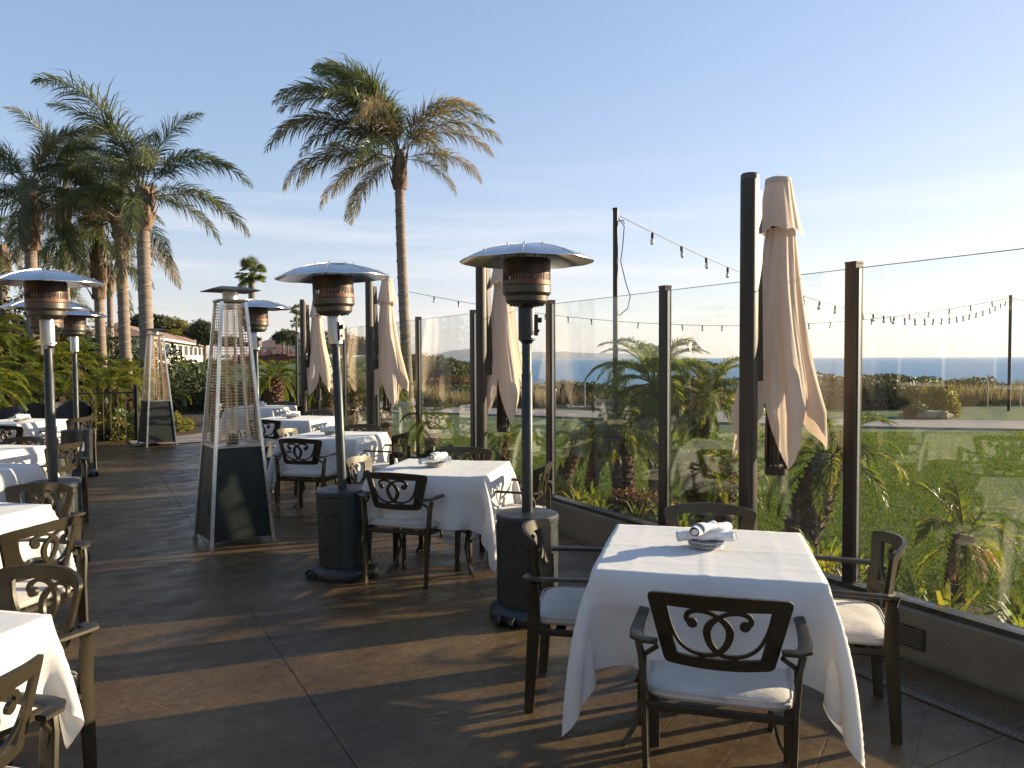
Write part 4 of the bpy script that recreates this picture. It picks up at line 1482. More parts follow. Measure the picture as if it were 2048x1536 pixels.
umbrella(-3.58, 13.4, .28, 'farthest closed beige umbrella, left of the heater pole with a steel sleeve', 1, 45, .99, 200)

# ------------------------------------------------------------------ palms
def frond_mesh(name, m, L_=3.0, elev=40, droop=80, n=60, leaf=.55, lw=.028, plum=35, sag=.9, seed=0, fwd=38, keel=.35, rach=.022, stalk=.12, mrach=None):
    rg = random.Random(seed)
    vs, fs = [], []
    # rachis path in the xz plane
    steps = 24
    P = [Vector((0, 0, 0))]
    T = []
    side = rg.uniform(-.15, .15)
    for i in range(steps):
        s = (i + .5) / steps
        e = rad(elev - droop * s ** 1.35)
        d = Vector((cos(e), side * s, sin(e))).normalized()
        T.append(d)
        P.append(P[-1] + d * (L_ / steps))
    T.append(T[-1])
    mb = MB()
    mb.tube(P, [rach * (1 - .85 * i / steps) for i in range(steps + 1)], n=4, ry=[rach * .6 * (1 - .85 * i / steps) for i in range(steps + 1)], caps=False)
    for i in range(n):
        s = stalk + (1 - stalk) * (i + rg.random() * .6) / n
        f = s * steps
        k = min(int(f), steps - 1)
        p = P[k].lerp(P[k + 1], f - k)
        t = T[k]
        sidev = t.cross(Vector((0, 0, 1)))
        if sidev.length < .1:
            sidev = Vector((0, 1, 0))
        sidev.normalize()
        up = sidev.cross(t).normalized()
        env = math.sin(pi * min(1, (.12 + .88 * (s - stalk) / (1 - stalk)) ** .75)) ** .6
        env = max(env, .18)
        for sg in (-1, 1):
            ln = leaf * env * rg.uniform(.8, 1.12)
            rot = rad(rg.uniform(-plum, plum) + keel * 30)
            fw = rad(fwd + 25 * s + rg.uniform(-8, 8))
            d = (sidev * sg * cos(rot) + up * sin(rot)) * cos(fw) + t * sin(fw)
            d.normalize()
            w = lw * rg.uniform(.8, 1.2) * (.6 + .4 * env)
            # leaflet of three quads bending under gravity
            q = p.copy()
            wv = t.cross(d)
            wv = (t * .8 + wv * rg.uniform(-.6, .6)).normalized()
            wv = (wv - d * wv.dot(d)).normalized()
            b = len(vs)
            widths = (.55, 1.0, .75, 0.0)
            for r in range(4):
                if r < 3:
                    vs.append(tuple(q + wv * w * widths[r] * .5))
                    vs.append(tuple(q - wv * w * widths[r] * .5))
                else:
                    vs.append(tuple(q))
                if r < 3:
                    q = q + d * ln / 3
                    d = (d + Vector((0, 0, -1)) * sag * (.35 + .3 * r) * rg.uniform(.7, 1.3)).normalized()
            fs += [(b, b + 1, b + 3, b + 2), (b + 2, b + 3, b + 5, b + 4), (b + 4, b + 5, b + 6)]
    mb.add(vs, fs)
    return mb.mesh(name, m, False)

# queen palm fronds at several starting elevations (gravity is built in)
QF = {}
for nm, mt, sgd in (('g', MT['queen'], 0), ('d', MT['queen_dry'], 50)):
    for e, dr_, sa in ((82, 88, .9), (62, 98, 1.1), (42, 96, 1.3), (20, 85, 1.5), (-5, 70, 1.6), (-30, 50, 1.7)):
        QF[(nm, e)] = [frond_mesh('frond', mt, 3.0, e, dr_, 112, .70, .022, 62, sa, sgd + e + q * 7) for q in range(2)]

def queen_palm(x, y, base_xy, H, r0, label, spec, scale=1.0, boots=.7, seed=1, cordwrap=False, nrand=14, dryp=.2, rzmin=-30, z0=-.05):
    """H is the height of the crown centre; (x,y) crown position, base_xy trunk foot"""
    rg = random.Random(seed)
    t = thing('palm_tree', label, 'palm tree', (x, y, 0), 0, 'tall queen palms')
    bx, by = base_xy[0] - x, base_xy[1] - y
    Ht = H - boots
    pts, rr = [], []
    nseg = 26
    for i in range(nseg + 1):
        s = i / nseg
        cx = bx * (1 - s) ** 1.5
        cyy = by * (1 - s) ** 1.5
        pts.append((cx, cyy, z0 + (Ht - z0) * s))
        rr.append(r0 * (.98 - .14 * s + .25 * max(0, .08 - s) / .08) * (1 + .02 * (i % 2)))
    trk = obj('trunk', MB().tube(pts, rr, n=16, caps=True), MT['trunk'], t)
    # old leaf bases swelling under the crown
    vs, fs = [], []
    nn, nz_ = 20, 14
    for j in range(nz_ + 1):
        s = j / nz_
        for i in range(nn):
            a = 2 * pi * i / nn
            k_ = 1.0 + .42 * sin(pi * min(1, s * 1.1 + .05)) ** .8 - .10 * s
            wv = mnoise.noise((cos(a) * 2 + seed, sin(a) * 2, s * 5))
            r = r0 * k_ * (1 + .30 * wv + .16 * mnoise.noise((cos(a) * 5 + seed, sin(a) * 5, s * 14)))
            vs.append((r * cos(a), r * sin(a), Ht - .1 + (boots + .1) * s))
    for j in range(nz_):
        for i in range(nn):
            a, b = j * nn + i, j * nn + (i + 1) % nn
            fs.append((a, b, b + nn, a + nn))
    mb = MB().add(vs, fs)
    for k in range(16):
        a = rg.uniform(0, 2 * pi)
        z = Ht + boots * rg.uniform(0, .9)
        r = r0 * 1.35
        mb.tube([(r * cos(a) * .7, r * sin(a) * .7, z - .15), (r * cos(a) * 1.05, r * sin(a) * 1.05, z), (r * cos(a) * 1.55, r * sin(a) * 1.55, z + rg.uniform(.12, .38))], [.07, .05, .02], n=5, ry=[.03, .02, .01])
    obj('leaf_bases', mb, MT['boot'], t)
    if cordwrap:
        cp = []
        turns = int(Ht / .42)
        for q in range(turns * 14):
            s = q / (turns * 14)
            i = min(int(s * nseg), nseg - 1)
            f_ = s * nseg - i
            p = Vector(pts[i]).lerp(Vector(pts[i + 1]), f_)
            r = rr[i] + .012
            a = 2 * pi * q / 14
            cp.append((p.x + r * cos(a), p.y + r * sin(a), p.z))
        obj('light_cord', MB().tube(cp, .008, n=4, caps=False), MT['wcord'], t)
    # explicit fronds then random fill; spec rows: (azimuth deg, elev key, scale, dry)
    rows = list(spec)
    keys = [82, 62, 42, 20, -5, -30]
    for q in range(nrand):
        e = rg.choice([k for k in keys if k >= rzmin])
        rows.append((rg.uniform(0, 360), e, rg.uniform(.8, 1.05), rg.random() < dryp * (2 if e < 10 else .6)))
    for az, e, sc_, dry in rows:
        me = rg.choice(QF[('d' if dry else 'g', e)])
        a = rad(az)
        s_ = sc_ * scale
        link('frond', me, t, (r0 * .5 * cos(a), r0 * .5 * sin(a), H - (.25 if e < 30 else .05)), (rad(rg.uniform(-12, 12)), 0, a), (s_, s_ * rg.uniform(.9, 1.1), s_))
    return t

# azimuth: 0 = right in the picture, 180 = left, 90 = away, 270 = towards the camera
queen_palm(-2.98, 21, (-2.76, 21), 7.15, .145, 'tall lone queen palm standing against open sky in the middle of the picture',
    [(180, 42, 1.25, 0), (172, 62, 1.25, 0), (195, 62, 1.15, 0), (160, 82, 1.25, 0), (185, 62, 1.2, 1), (178, 82, 1.1, 0), (205, 82, 1.0, 0),  (200, 42, 1.1, 1), (185, 20, 1.05, 1), (175, 20, .95, 0),
     (10, 62, .95, 0), (-10, 42, .95, 1), (20, 42, .90, 1), (0, 20, .75, 1), (-20, 62, .85, 1), (190, -5, .8, 1), (215, -30, .75, 0), (235, -30, .8, 1),
     (150, 42, .9, 0), (250, 42, .8, 1), (120, 82, .8, 0), (210, 82, .95, 0), (230, 62, .9, 0), (165, 42, 1.0, 0), (140, 20, .9, 1), (345, -5, .6, 1)],
    scale=1.08, boots=.95, seed=4, cordwrap=True, nrand=9, dryp=.4, rzmin=20)
queen_palm(-8.45, 18, (-8.35, 18), 5.55, .165, 'tallest of the left palms, one frond rising high above its crown',
    [(168, 82, 1.45, 0), (100, 82, .9, 0), (5, 42, 1.0, 0), (20, 62, .8, 0), (-15, 20, .85, 0), (-5, -5, .75, 0), (175, 42, .95, 0), (165, 62, .9, 0), (200, 20, .7, 0), (250, 42, .7, 0)],
    scale=.92, boots=.9, seed=5, cordwrap=True, nrand=9, dryp=.1, rzmin=-5)
queen_palm(-9.95, 20, (-9.85, 20), 5.4, .15, 'palm just left of the tallest left one, brown husk under its crown',
    [(180, 42, .8, 0), (200, 62, .9, 0), (300, -5, .8, 1), (160, 62, .9, 0)], scale=.9, boots=.7, seed=8, cordwrap=True, nrand=14, dryp=.15)
queen_palm(-11.6, 22, (-11.5, 22), 5.3, .15, 'palm with a long ragged husk-covered trunk among the left palms',
    [(180, 42, .9, 0), (0, 42, .8, 0), (120, 82, .8, 0)], scale=.88, boots=1.9, seed=13, nrand=14, dryp=.05)
queen_palm(-15.4, 30, (-15.4, 30), 5.2, .13, 'small distant palm between two thicker palm trunks',
    [(0, 20, .8, 0), (180, 20, .8, 0)], scale=.72, boots=1.0, seed=16, nrand=14, dryp=.1)
queen_palm(-11.65, 19, (-11.6, 19), 5.85, .155, 'thick pale-trunked palm near the left edge behind the rusty heater',
    [(180, 42, 1.0, 0), (160, 62, 1.0, 0), (60, 82, .95, 0), (0, 42, .7, 0)], scale=.9, boots=1.5, seed=19, nrand=15, dryp=.05)
queen_palm(-12.55, 22, (-12.6, 22), 6.4, .14, 'slim palm with a dark husk fork left of the main palm group',
    [(30, 62, .9, 0), (0, 42, .9, 0), (200, 20, .9, 0)], scale=.9, boots=1.3, seed=23, nrand=16, dryp=.05)
queen_palm(-15.6, 24, (-15.7, 24), 5.1, .16, 'small pale green palm cut off by the left picture edge',
    [(0, 20, .9, 1), (180, 42, 1, 0)], scale=.62, boots=.9, seed=29, nrand=16, dryp=.4)
queen_palm(-16.0, 27, (-16.0, 27), 4.6, .13, 'low sparse palm whose fronds show behind the left trunks',
    [(0, 20, 1.1, 0), (20, 42, 1.1, 0), (170, 20, 1.1, 0)], scale=.75, boots=.8, seed=31, nrand=10, dryp=.1)

# fan palms in the distance
def fan_leaf(seed, m):
    rg = random.Random(seed)
    mb = MB()
    mb.bar((0, 0, 0), (.55, 0, .04), .02, .012)
    vs, fs = [], []
    for k in range(22):
        a = rad(-110 + 220 * k / 21)
        L_ = .62 * (1 - .12 * abs(k - 10.5) / 10.5) * rg.uniform(.9, 1.05)
        d = Vector((cos(a), sin(a), .15 * cos(3 * a)))
        s_ = Vector((-sin(a), cos(a), 0)) * .020
        c = Vector((.55, 0, .04))
        b = len(vs)
        vs += [c + d * .05 - s_ * .3, c + d * .05 + s_ * .3, c + d * L_ * .6 + s_, c + d * L_ + Vector((0, 0, -.10)), c + d * L_ * .6 - s_]
        fs += [(b, b + 1, b + 2, b + 3, b + 4)]
    mb.add(vs, fs)
    return mb.mesh('fan_leaf', m, False)
FL = [fan_leaf(s, MT['fan']) for s in (1, 2)]
def fan_palm(x, y, H, r, sc_, label, n=46, seed=0):
    rg = random.Random(seed)
    t = thing('fan_palm', label, 'palm tree', (x, y, 0), 0, 'distant fan palms')
    obj('trunk', MB().tube([(0, 0, -.2), (.02, 0, H * .5), (0, 0, H)], [r * 1.3, r, r * .9], n=10), MT['trunk'], t)
    for k in range(n):
        e = rad(rg.uniform(-55, 85))
        a = rg.uniform(0, 2 * pi)
        link('frond', rg.choice(FL), t, (0, 0, H - .1 + .3 * rg.random()), (rg.uniform(-.4, .4), -e, a), sc_ * rg.uniform(.85, 1.1))
    return t
fan_palm(-14.95, 45, 6.4, .2, .92, 'round-headed fan palm rising behind the pyramid heater', 30, 3)
fan_palm(-35.8, 130, 9.6, .18, 1.1, 'tiny twin fan palm on the skyline, taller one', 26, 5)
fan_palm(-36.9, 134, 7.6, .18, 1.1, 'tiny twin fan palm on the skyline, shorter one', 26, 6)
fan_palm(-37.5, 128, 5.0, .2, 1.5, 'small fan palm on the skyline left of the tiny pair', 26, 7)

# pygmy date palms in the beds
PF = {}
for e, dr_ in ((75, 95), (50, 105), (25, 100), (-5, 75), (-35, 40)):
    PF[e] = [frond_mesh('frond', MT['pygmy'], .90, e, dr_ + 10, 84, .19, .0082, 20, .75, e + 100 + q, fwd=40, keel=.5, rach=.010, stalk=.16) for q in range(2)]
PF['d'] = [frond_mesh('frond', MT['pygmy_dry'], .6, -20, 60, 36, .2, .009, 30, 1.2, 77, rach=.009)]
def pygmy(x, y, H, lean, r, label, sc_=1.0, n=26, seed=0, dry=2, grp='pygmy date palms outside the glass', z0=.0):
    rg = random.Random(seed)
    t = thing('pygmy_palm', label, 'palm', (x, y, 0), 0, grp)
    pts, rr = [], []
    for i in range(9):
        s = i / 8
        pts.append((lean[0] * s ** 1.3, lean[1] * s ** 1.3, z0 + (H - z0) * s))
        rr.append(r * (1.0 - .15 * s + .22 * sin(pi * s)))
    mb = MB().tube(pts, rr, n=14)
    # knobbly leaf scars
    nk = int(60 + 90 * H)
    for k in range(nk):
        s = k / nk
        a = k * 2.39996
        i = min(int(s * 8), 7)
        p = Vector(pts[i]).lerp(Vector(pts[i + 1]), s * 8 - i)
        rk = rr[i] * .97
        d = Vector((cos(a), sin(a), .55)).normalized()
        c = p + Vector((cos(a), sin(a), 0)) * rk
        w = r * .30
        sd = Vector((-sin(a), cos(a), 0))
        mb.add([c - sd * w - Vector((0, 0, w * .7)), c + sd * w - Vector((0, 0, w * .7)), c + sd * w * .6 + Vector((0, 0, w * .4)), c - sd * w * .6 + Vector((0, 0, w * .4)), c + d * w * rg.uniform(.8, 1.5)],
               [(0, 1, 4), (1, 2, 4), (2, 3, 4), (3, 0, 4)])
    obj('trunk', mb, MT['ptrunk'], t, smooth=False)
    ks = [75, 75, 50, 50, 50, 25, 25, -5, -5, -35]
    n = int(n * 1.25)
    sc_ *= .80
    for k in range(n):
        e = ks[k % len(ks)]
        a = k * 2.39996 + rg.uniform(-.3, .3)
        s_ = sc_ * rg.uniform(.85, 1.12)
        link('frond', rg.choice(PF[e]), t, (lean[0] + r * .4 * cos(a), lean[1] + r * .4 * sin(a), H - .02), (rad(rg.uniform(-10, 10)), 0, a), s_)
    for k in range(dry):
        a = rg.uniform(0, 2 * pi)
        link('dry_frond', PF['d'][0], t, (lean[0], lean[1], H - .04), (0, 0, a), sc_ * .8)
    return t
def gp(u, Y):
    return ((u - 1024) / 1560 * Y, Y)
def at(u, Y, du=0):
    return (u - 1024) / 1560 * Y
pygmy(at(1250, 8.3), 8.3, .78, (-.05, .05), .105, 'stout upright pygmy palm left of the light pole foot', .80, 24, 1)
pygmy(at(1178, 8.2), 8.2, .72, (.10, .05), .06, 'slim leaning pygmy palm trunk second from the post', .62, 20, 2)
pygmy(at(1122, 9.4), 9.4, .62, (.22, .05), .085, 'short pygmy palm leaning hard to the right', .62, 18, 3)
pygmy(at(1312, 8.8), 8.8, 1.32, (.0, .1), .075, 'tallest pygmy palm cluster whose crown breaks the sea horizon', 1.25, 40, 4)
pygmy(at(1388, 9.0), 9.0, 1.15, (.18, .0), .07, 'second tall pygmy palm leaning behind the glass post', 1.15, 38, 14)
pygmy(at(1392, 7.0), 7.0, .62, (.03, .0), .075, 'dark shaded pygmy palm low behind the nearest umbrella pole, left one', .70, 24, 5)
pygmy(at(1446, 7.0), 7.0, .60, (.02, .0), .085, 'dark shaded pygmy palm low behind the nearest umbrella pole, right one', .70, 24, 6)
pygmy(at(1597, 6.2), 6.2, .80, (.30, .1), .125, 'thick scaly pygmy palm right of the nearest umbrella', .92, 22, 7)
pygmy(at(1918, 4.95), 4.95, .46, (.05, .0), .062, 'sparse young pygmy palm with a pinkish dead spray near the right edge', .80, 11, 8, dry=4)
pygmy(at(868, 10.6), 10.6, .75, (-.06, 0), .085, 'pygmy palm behind the glass between the two middle posts', .62, 20, 9)
pygmy(at(1000, 9.9), 9.9, .55, (.05, 0), .08, 'pygmy palm behind the second umbrella foot', .6, 20, 10)
pygmy(at(705, 14.2), 14.2, 1.25, (0, 0), .10, 'bushy pygmy palm between the two farther umbrellas', .95, 30, 11)
pygmy(at(770, 13.2), 13.2, .9, (0, 0), .09, 'pygmy palm at the foot of the tall lone palm', .9, 26, 12)
pygmy(at(655, 15.0), 15.0, 1.2, (0, 0), .1, 'pygmy palm behind the farthest umbrella', .9, 26, 13)
pygmy(at(548, 19.0), 19.0, 1.15, (0, 0), .19, 'dark-trunked low palm behind the glass fence end', 1.15, 30, 15)
GL = 'low palms massed at the left end of the patio'
LP = [(20, 13.5, 1.0, 1.15), (70, 15.5, 1.3, 1.2), (130, 14.6, .9, 1.05), (-40, 12.6, 1.2, 1.2), (210, 15.9, 1.05, 1.15), (262, 17.4, 1.2, 1.15), (330, 18.2, .75, .9), (40, 18.5, 1.7, 1.4), (150, 19, 1.5, 1.4), (235, 20, 1.1, 1.3), (100, 21.5, 2.0, 1.5), (-10, 20, 2.2, 1.5)]
LN = ['leftmost low palm hanging over the dark wicker chairs', 'low palm behind the rusty heater burner', 'low palm over the picket fence behind the farthest left heater', 'low palm cut by the left picture edge', 'slanting low palm right of the farthest left heater', 'low palm with starburst fronds beside the path light', 'small low palm right of the distant pyramid heater', 'taller low palm behind the leftmost heaters', 'taller low palm below the slim left trunks', 'low palm under the thick trunks of the main group', 'tall shrub-like palm filling the gap below the left crowns', 'tall shrub-like palm at the far left edge']
for k, (u, Y, H, s_) in enumerate(LP):
    pygmy(at(u, Y), Y, H, (.12 * sin(k * 2.1), 0), .10, LN[k], s_, 26, 40 + k, dry=1, grp=GL)

# strappy bed plants
def strap_mesh(seed, n=26, L_=.32, w=.028):
    rg = random.Random(seed)
    vs, fs = [], []
    for k in range(n):
        a = rg.uniform(0, 2 * pi)
        e = rad(rg.uniform(45, 85))
        l = L_ * rg.uniform(.6, 1.1)
        d = Vector((cos(a) * cos(e), sin(a) * cos(e), sin(e)))
        sd = Vector((-sin(a), cos(a), 0))
        p = Vector((cos(a), sin(a), 0)) * .03
        b = len(vs)
        ws = (.5, 1, .9, .6, 0)
        for r in range(5):
            if r < 4:
                vs += [p - sd * w * ws[r] / 2, p + sd * w * ws[r] / 2]
            else:
                vs.append(p)
            p = p + d * l / 4
            d = (d + Vector((cos(a) * .10, sin(a) * .10, -.30 * (r + .3)))).normalized()
        fs += [(b, b + 1, b + 3, b + 2), (b + 2, b + 3, b + 5, b + 4), (b + 4, b + 5, b + 7, b + 6), (b + 6, b + 7, b + 8)]
    return MB().add(vs, fs).mesh('strap_leaves', MT['strap'], False)
SM = [strap_mesh(s) for s in range(4)]
rg = random.Random(12)
for k in range(90):
    Y = 3.2 + 12 * (k / 90) ** 1.35
    off = rg.uniform(.22, .72)
    o = link('strap_plant', SM[k % 4], None, (fx(Y, off), Y, .03), (0, 0, rg.uniform(0, 6)), rg.uniform(.8, 1.3))
    pi_ = int((Y - 3.08) / 1.4735)
    tag(o, 'yellow-green strappy plant outside the ' + ['nearest', 'second', 'third', 'fourth', 'fifth', 'sixth', 'seventh', 'eighth', 'farthest'][min(pi_, 8)] + ' glass panel, ' + ('close to the wall' if off < .47 else 'at the lawn side of the bed'), 'plant', 'strappy plants along the glass fence')

# leafy shrubs
def bush_mesh(name, m, R3, n, lsz, seed, flat=.15, nz_=.35):
    rg_ = np.random.default_rng(seed)
    V = []
    d = rg_.normal(size=(n, 3))
    d[:, 2] = np.abs(d[:, 2]) - .15
    d /= np.linalg.norm(d, axis=1, keepdims=True)
    rr = np.array([1 + nz_ * mnoise.noise((x * 2.2 + seed, y * 2.2, z * 2.2)) + nz_ * .5 * mnoise.noise((x * 5 + seed, y * 5, z * 5)) for x, y, z in d])
    rad_ = rr * (1 - .35 * rg_.random(n) ** 2.5)
    c = d * rad_[:, None] * np.array(R3)
    c[:, 2] += R3[2] * .1
    a = rg_.normal(size=(n, 3))
    a /= np.linalg.norm(a, axis=1, keepdims=True)
    a = a + d * .6
    a /= np.linalg.norm(a, axis=1, keepdims=True)
    b = np.cross(a, rg_.normal(size=(n, 3)))
    b /= np.linalg.norm(b, axis=1, keepdims=True)
    s = lsz * rg_.uniform(.6, 1.3, n)[:, None]
    V = np.stack([c - a * s, c + b * s * .42, c + a * s, c - b * s * .42], 1).reshape(-1, 3)
    F = np.arange(4 * n).reshape(-1, 4)
    return raw_mesh(name, V, F, m)
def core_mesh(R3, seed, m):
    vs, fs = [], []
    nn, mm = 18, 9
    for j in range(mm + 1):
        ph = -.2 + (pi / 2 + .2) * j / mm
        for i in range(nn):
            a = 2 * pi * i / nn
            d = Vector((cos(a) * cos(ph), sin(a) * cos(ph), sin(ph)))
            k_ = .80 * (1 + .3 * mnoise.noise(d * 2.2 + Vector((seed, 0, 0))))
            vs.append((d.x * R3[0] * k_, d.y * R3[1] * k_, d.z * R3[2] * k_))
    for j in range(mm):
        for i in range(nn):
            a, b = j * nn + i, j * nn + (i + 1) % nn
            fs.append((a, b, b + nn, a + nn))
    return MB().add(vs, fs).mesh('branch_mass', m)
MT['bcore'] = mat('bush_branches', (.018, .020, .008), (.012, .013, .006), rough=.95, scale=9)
def bush(x, y, R3, label, m=None, n=2500, lsz=.03, seed=1, cat='shrub', z=0, name='shrub', group=None):
    t = thing(name, label, cat, (x, y, z), 0, group)
    link('foliage', bush_mesh('foliage', m or MT['bush'], R3, n, lsz, seed), t)
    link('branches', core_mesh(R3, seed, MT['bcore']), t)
    return t
bush(at(1275, 7.9), 7.9, (.45, .25, .22), 'low rust-coloured shrub at the foot of the pygmy palms', MT['bushr'], 2600, .022, 3)
bush(at(1330, 6.9), 6.9, (.42, .25, .20), 'brown-orange ground shrub behind the bronze glass post', MT['bushr'], 2400, .022, 4)
bush(at(1410, 6.3), 6.3, (.42, .25, .18), 'mixed orange and green shrub behind the shaded chair', MT['bushr'], 2400, .02, 5)
bush(at(1880, 21), 21, (.48, .45, .75), 'spiky yellow-green shrub by the garden path', MT['bushy'], 2600, .06, 6)
bush(at(1835, 20), 20, (.35, .3, .35), 'small dark sprig shrub left of the pale rock', MT['bush'], 900, .05, 7)
bush(at(1740, 25), 25, (2.3, 1.3, 0.80), 'tall dark clipped hedge mass behind the right glass post', MT['bush'], 9000, .07, 8)
bush(at(1660, 29), 29, (2.6, 1.3, 0.80), 'rounded olive hedge left of the right glass post', MT['bush'], 8000, .07, 9)
bush(at(1765, 31), 31, (2.9, 1.5, 0.76), 'long low olive mound on the bluff edge', MT['bush'], 8000, .08, 10)
bush(at(1932, 29), 29, (1.75, 1.2, 0.64), 'smaller olive mound near the far light pole', MT['bush'], 6000, .07, 11)
bush(at(1812, 26.0), 26.0, (1.1, .8, 0.55), 'low hedge with red berries beside the rope fence', MT['redfl'], 4000, .05, 12)
bush(at(1160, 27), 27, (1.45, .9, 0.70), 'dark round bush on the bluff left of the light pole', MT['bush'], 6000, .06, 13)
bush(at(905, 33), 33, (1.6, 1.2, 0.73), 'bush with red blossoms at the left end of the bluff', MT['redfl'], 6000, .07, 14)
bush(at(960, 30), 30, (1.8, 1.0, 0.52), 'low green bush behind the second umbrella', MT['bush'], 5000, .06, 15)
bush(at(850, 60), 60, (3.6, 2.5, 1.33), 'dark scrub mound on the near headland', MT['bush'], 6000, .13, 16)
bush(at(888, 85), 85, (3.2, 2.5, 1.40), 'rounded dark scrub on the tip of the headland', MT['bush'], 5000, .16, 17)
bush(at(835, 75), 75, (4.0, 2.5, 1.82), 'tall scrub crest on the headland behind the palm trunk', MT['bush'], 6000, .15, 18)
bush(at(885, 10.2), 10.2, (.35, .3, .42), 'glossy bright leafy clump outside the glass', MT['banana'], 1500, .06, 19)

# dune grass
n = 60000
Yd = 25.5 + 6.5 * rng.random(n) ** 1.2
Xd = -6 + 36 * rng.random(n)
cl = np.sin(Xd * 2.1 + Yd) * .5 + np.sin(Xd * 5.3 - Yd * 2) * .3
kp = (rng.random(n) < .55 + .45 * cl) & (Xd < .72 * Yd + 2) & (Xd > -.2 * Yd)
Xd, Yd = Xd[kp], Yd[kp]
Hd = .24 + .40 * rng.random(len(Xd)) + .12 * np.sin(Xd * 1.3)
o = link('dune_grass', blades('dune_grass', Xd, Yd, Hd, .022, MT['dune'], lean=.45, seg=2, bendx=-.06))
tag(o, 'tall dry tan dune grass along the bluff', 'grass', kind='stuff')
n = 16000
Yd = 26.0 + 1.5 * rng.random(n)
Xd = -24 + 18 * rng.random(n)
o = link('dune_grass', blades('dune_grass', Xd, Yd + 4, .35 + .35 * rng.random(n), .025, MT['dune'], lean=.45, seg=2))
tag(o, 'patch of dry grass beyond the farther umbrellas', 'grass', kind='stuff')

# rope-fence stakes on the bluff
for k, u in enumerate((1170, 1768, 1870, 1976, 2042, 1430)):
    Y = 24.6
    o = obj('fence_stake', MB().tube([(0, 0, -.02), (.02 * sin(k * 3), 0, .82)], .022, n=6), MT['stake'], None, loc=(at(u, Y), Y, -.02))
    tag(o, ['short stake with rope by the dark round bush', 'pale stake at the right edge of the red-berry hedge', 'pale stake behind the spiky yellow shrub', 'pale stake just left of the far light pole', 'pale stake at the right picture edge', 'pale stake behind the tall pygmy palm crown'][k], 'stake', 'stakes along the bluff')
rk = bush_mesh
def rock(x, y, R3, label, seed):
    vs, fs = [], []
    nn, mm = 16, 9
    for j in range(mm + 1):
        ph = -pi / 2 + pi * j / mm
        for i in range(nn):
            a = 2 * pi * i / nn
            d = Vector((cos(a) * cos(ph), sin(a) * cos(ph), sin(ph)))
            k_ = 1 + .35 * mnoise.noise(d * 1.6 + Vector((seed, 0, 0))) + .12 * mnoise.noise(d * 5)
            vs.append((d.x * R3[0] * k_, d.y * R3[1] * k_, d.z * R3[2] * k_))
    for j in range(mm):
        for i in range(nn):
            a, b = j * nn + i, j * nn + (i + 1) % nn
            fs.append((a, b, b + nn, a + nn))
    o = obj('boulder', MB().add(vs, fs), MT['rock'], None, ang=40, loc=(x, y, R3[2] * .6))
    tag(o, label, 'boulder')
rock(at(1872, 19.7), 19.7, (.42, .3, .15), 'low pale boulder beside the garden path', 2)

# ------------------------------------------------------------------ garden light poles, string lights
def light_pole(x, y, H, r, label):
    t = thing('light_pole', label, 'pole', (x, y, 0), 0)
    obj('shaft', MB().lathe([(r, -.05), (r, H)], n=14), MT['pole'], t)
    obj('cap', MB().lathe([(r * 1.15, H), (r * 1.15, H + .03), (0, H + .035)], n=14), MT['iron'], t)
    obj('hook', MB().tube([(r, 0, H - .12), (r + .06, 0, H - .11), (r + .07, 0, H - .15)], .006, n=5), MT['iron'], t)
    return t
P1 = (at(1231, 9.0), 9.0)
P2 = (at(2019, 23.0), 23.0)
lp = light_pole(P1[0], P1[1], 3.28, .030, 'near dark light pole with a loose looping cable')
obj('loose_cable', MB().tube([(.03, 0, 3.2), (.10, 0, 3.1), (.085, 0, 2.9), (.06, 0, 2.7), (.12, 0, 2.45), (.17, 0, 2.3), (.14, 0, 2.16), (.04, 0, 2.08)], .006, n=5), MT['cord'], lp)
light_pole(P2[0], P2[1], 3.35, .045, 'distant light pole near the right edge of the picture')
sock = MB().lathe([(.010, 0), (.018, -.01), (.021, -.05), (.018, -.075)], n=10).mesh('socket', MT['black'])
def bulb_mat():
    m = bpy.data.materials.new('bulb_glass')
    m.use_nodes = True
    p = m.node_tree.nodes['Principled BSDF']
    p.inputs['Base Color'].default_value = (.75, .72, .66, 1)
    p.inputs['Roughness'].default_value = .08
    p.inputs['Transmission Weight'].default_value = .6
    nz = noise_node(m.node_tree, 8)
    return m
MT['bulb'] = bulb_mat()
bulb = MB().lathe([(.014, -.075), (.026, -.10), (.029, -.125), (.022, -.15), (.0, -.162)], n=12).mesh('bulb', MT['bulb'])
def string_lights(a, b, sag, label, step=.6, s_=1.0):
    a, b = Vector(a), Vector(b)
    t = thing('string_lights', label, 'string lights', a, 0, 'bulb strings over the lawn')
    L_ = (b - a).length
    n = 40
    f = lambda k: a.lerp(b, k) - Vector((0, 0, 4 * sag * k * (1 - k))) - a
    obj('wire', MB().tube([f(i / n) for i in range(n + 1)], .0065 * s_, n=5), MT['cord'], t)
    m = int(L_ / step)
    for i in range(1, m):
        p = f((i + .1 * sin(i * 7)) / m)
        so = link('socket', sock, t, p, (rad(8 * sin(i * 3)), rad(8 * cos(i * 5)), 0), s_)
        link('bulb', bulb, so)
    return t
string_lights((P1[0] + .05, P1[1], 3.22), (P2[0], P2[1], 3.28), .86, 'light string sagging from the near pole to the distant pole', .62, .95)
string_lights((-2.75, 21, 3.38), (P2[0], P2[1], 3.30), .86, 'long light string from the lone palm trunk to the distant pole', .62, 1.05)
string_lights((P2[0], P2[1], 3.30), (P2[0] + 12, P2[1] - 1, 3.3), .7, 'light string leaving the distant pole to the right', .45, 1.05)

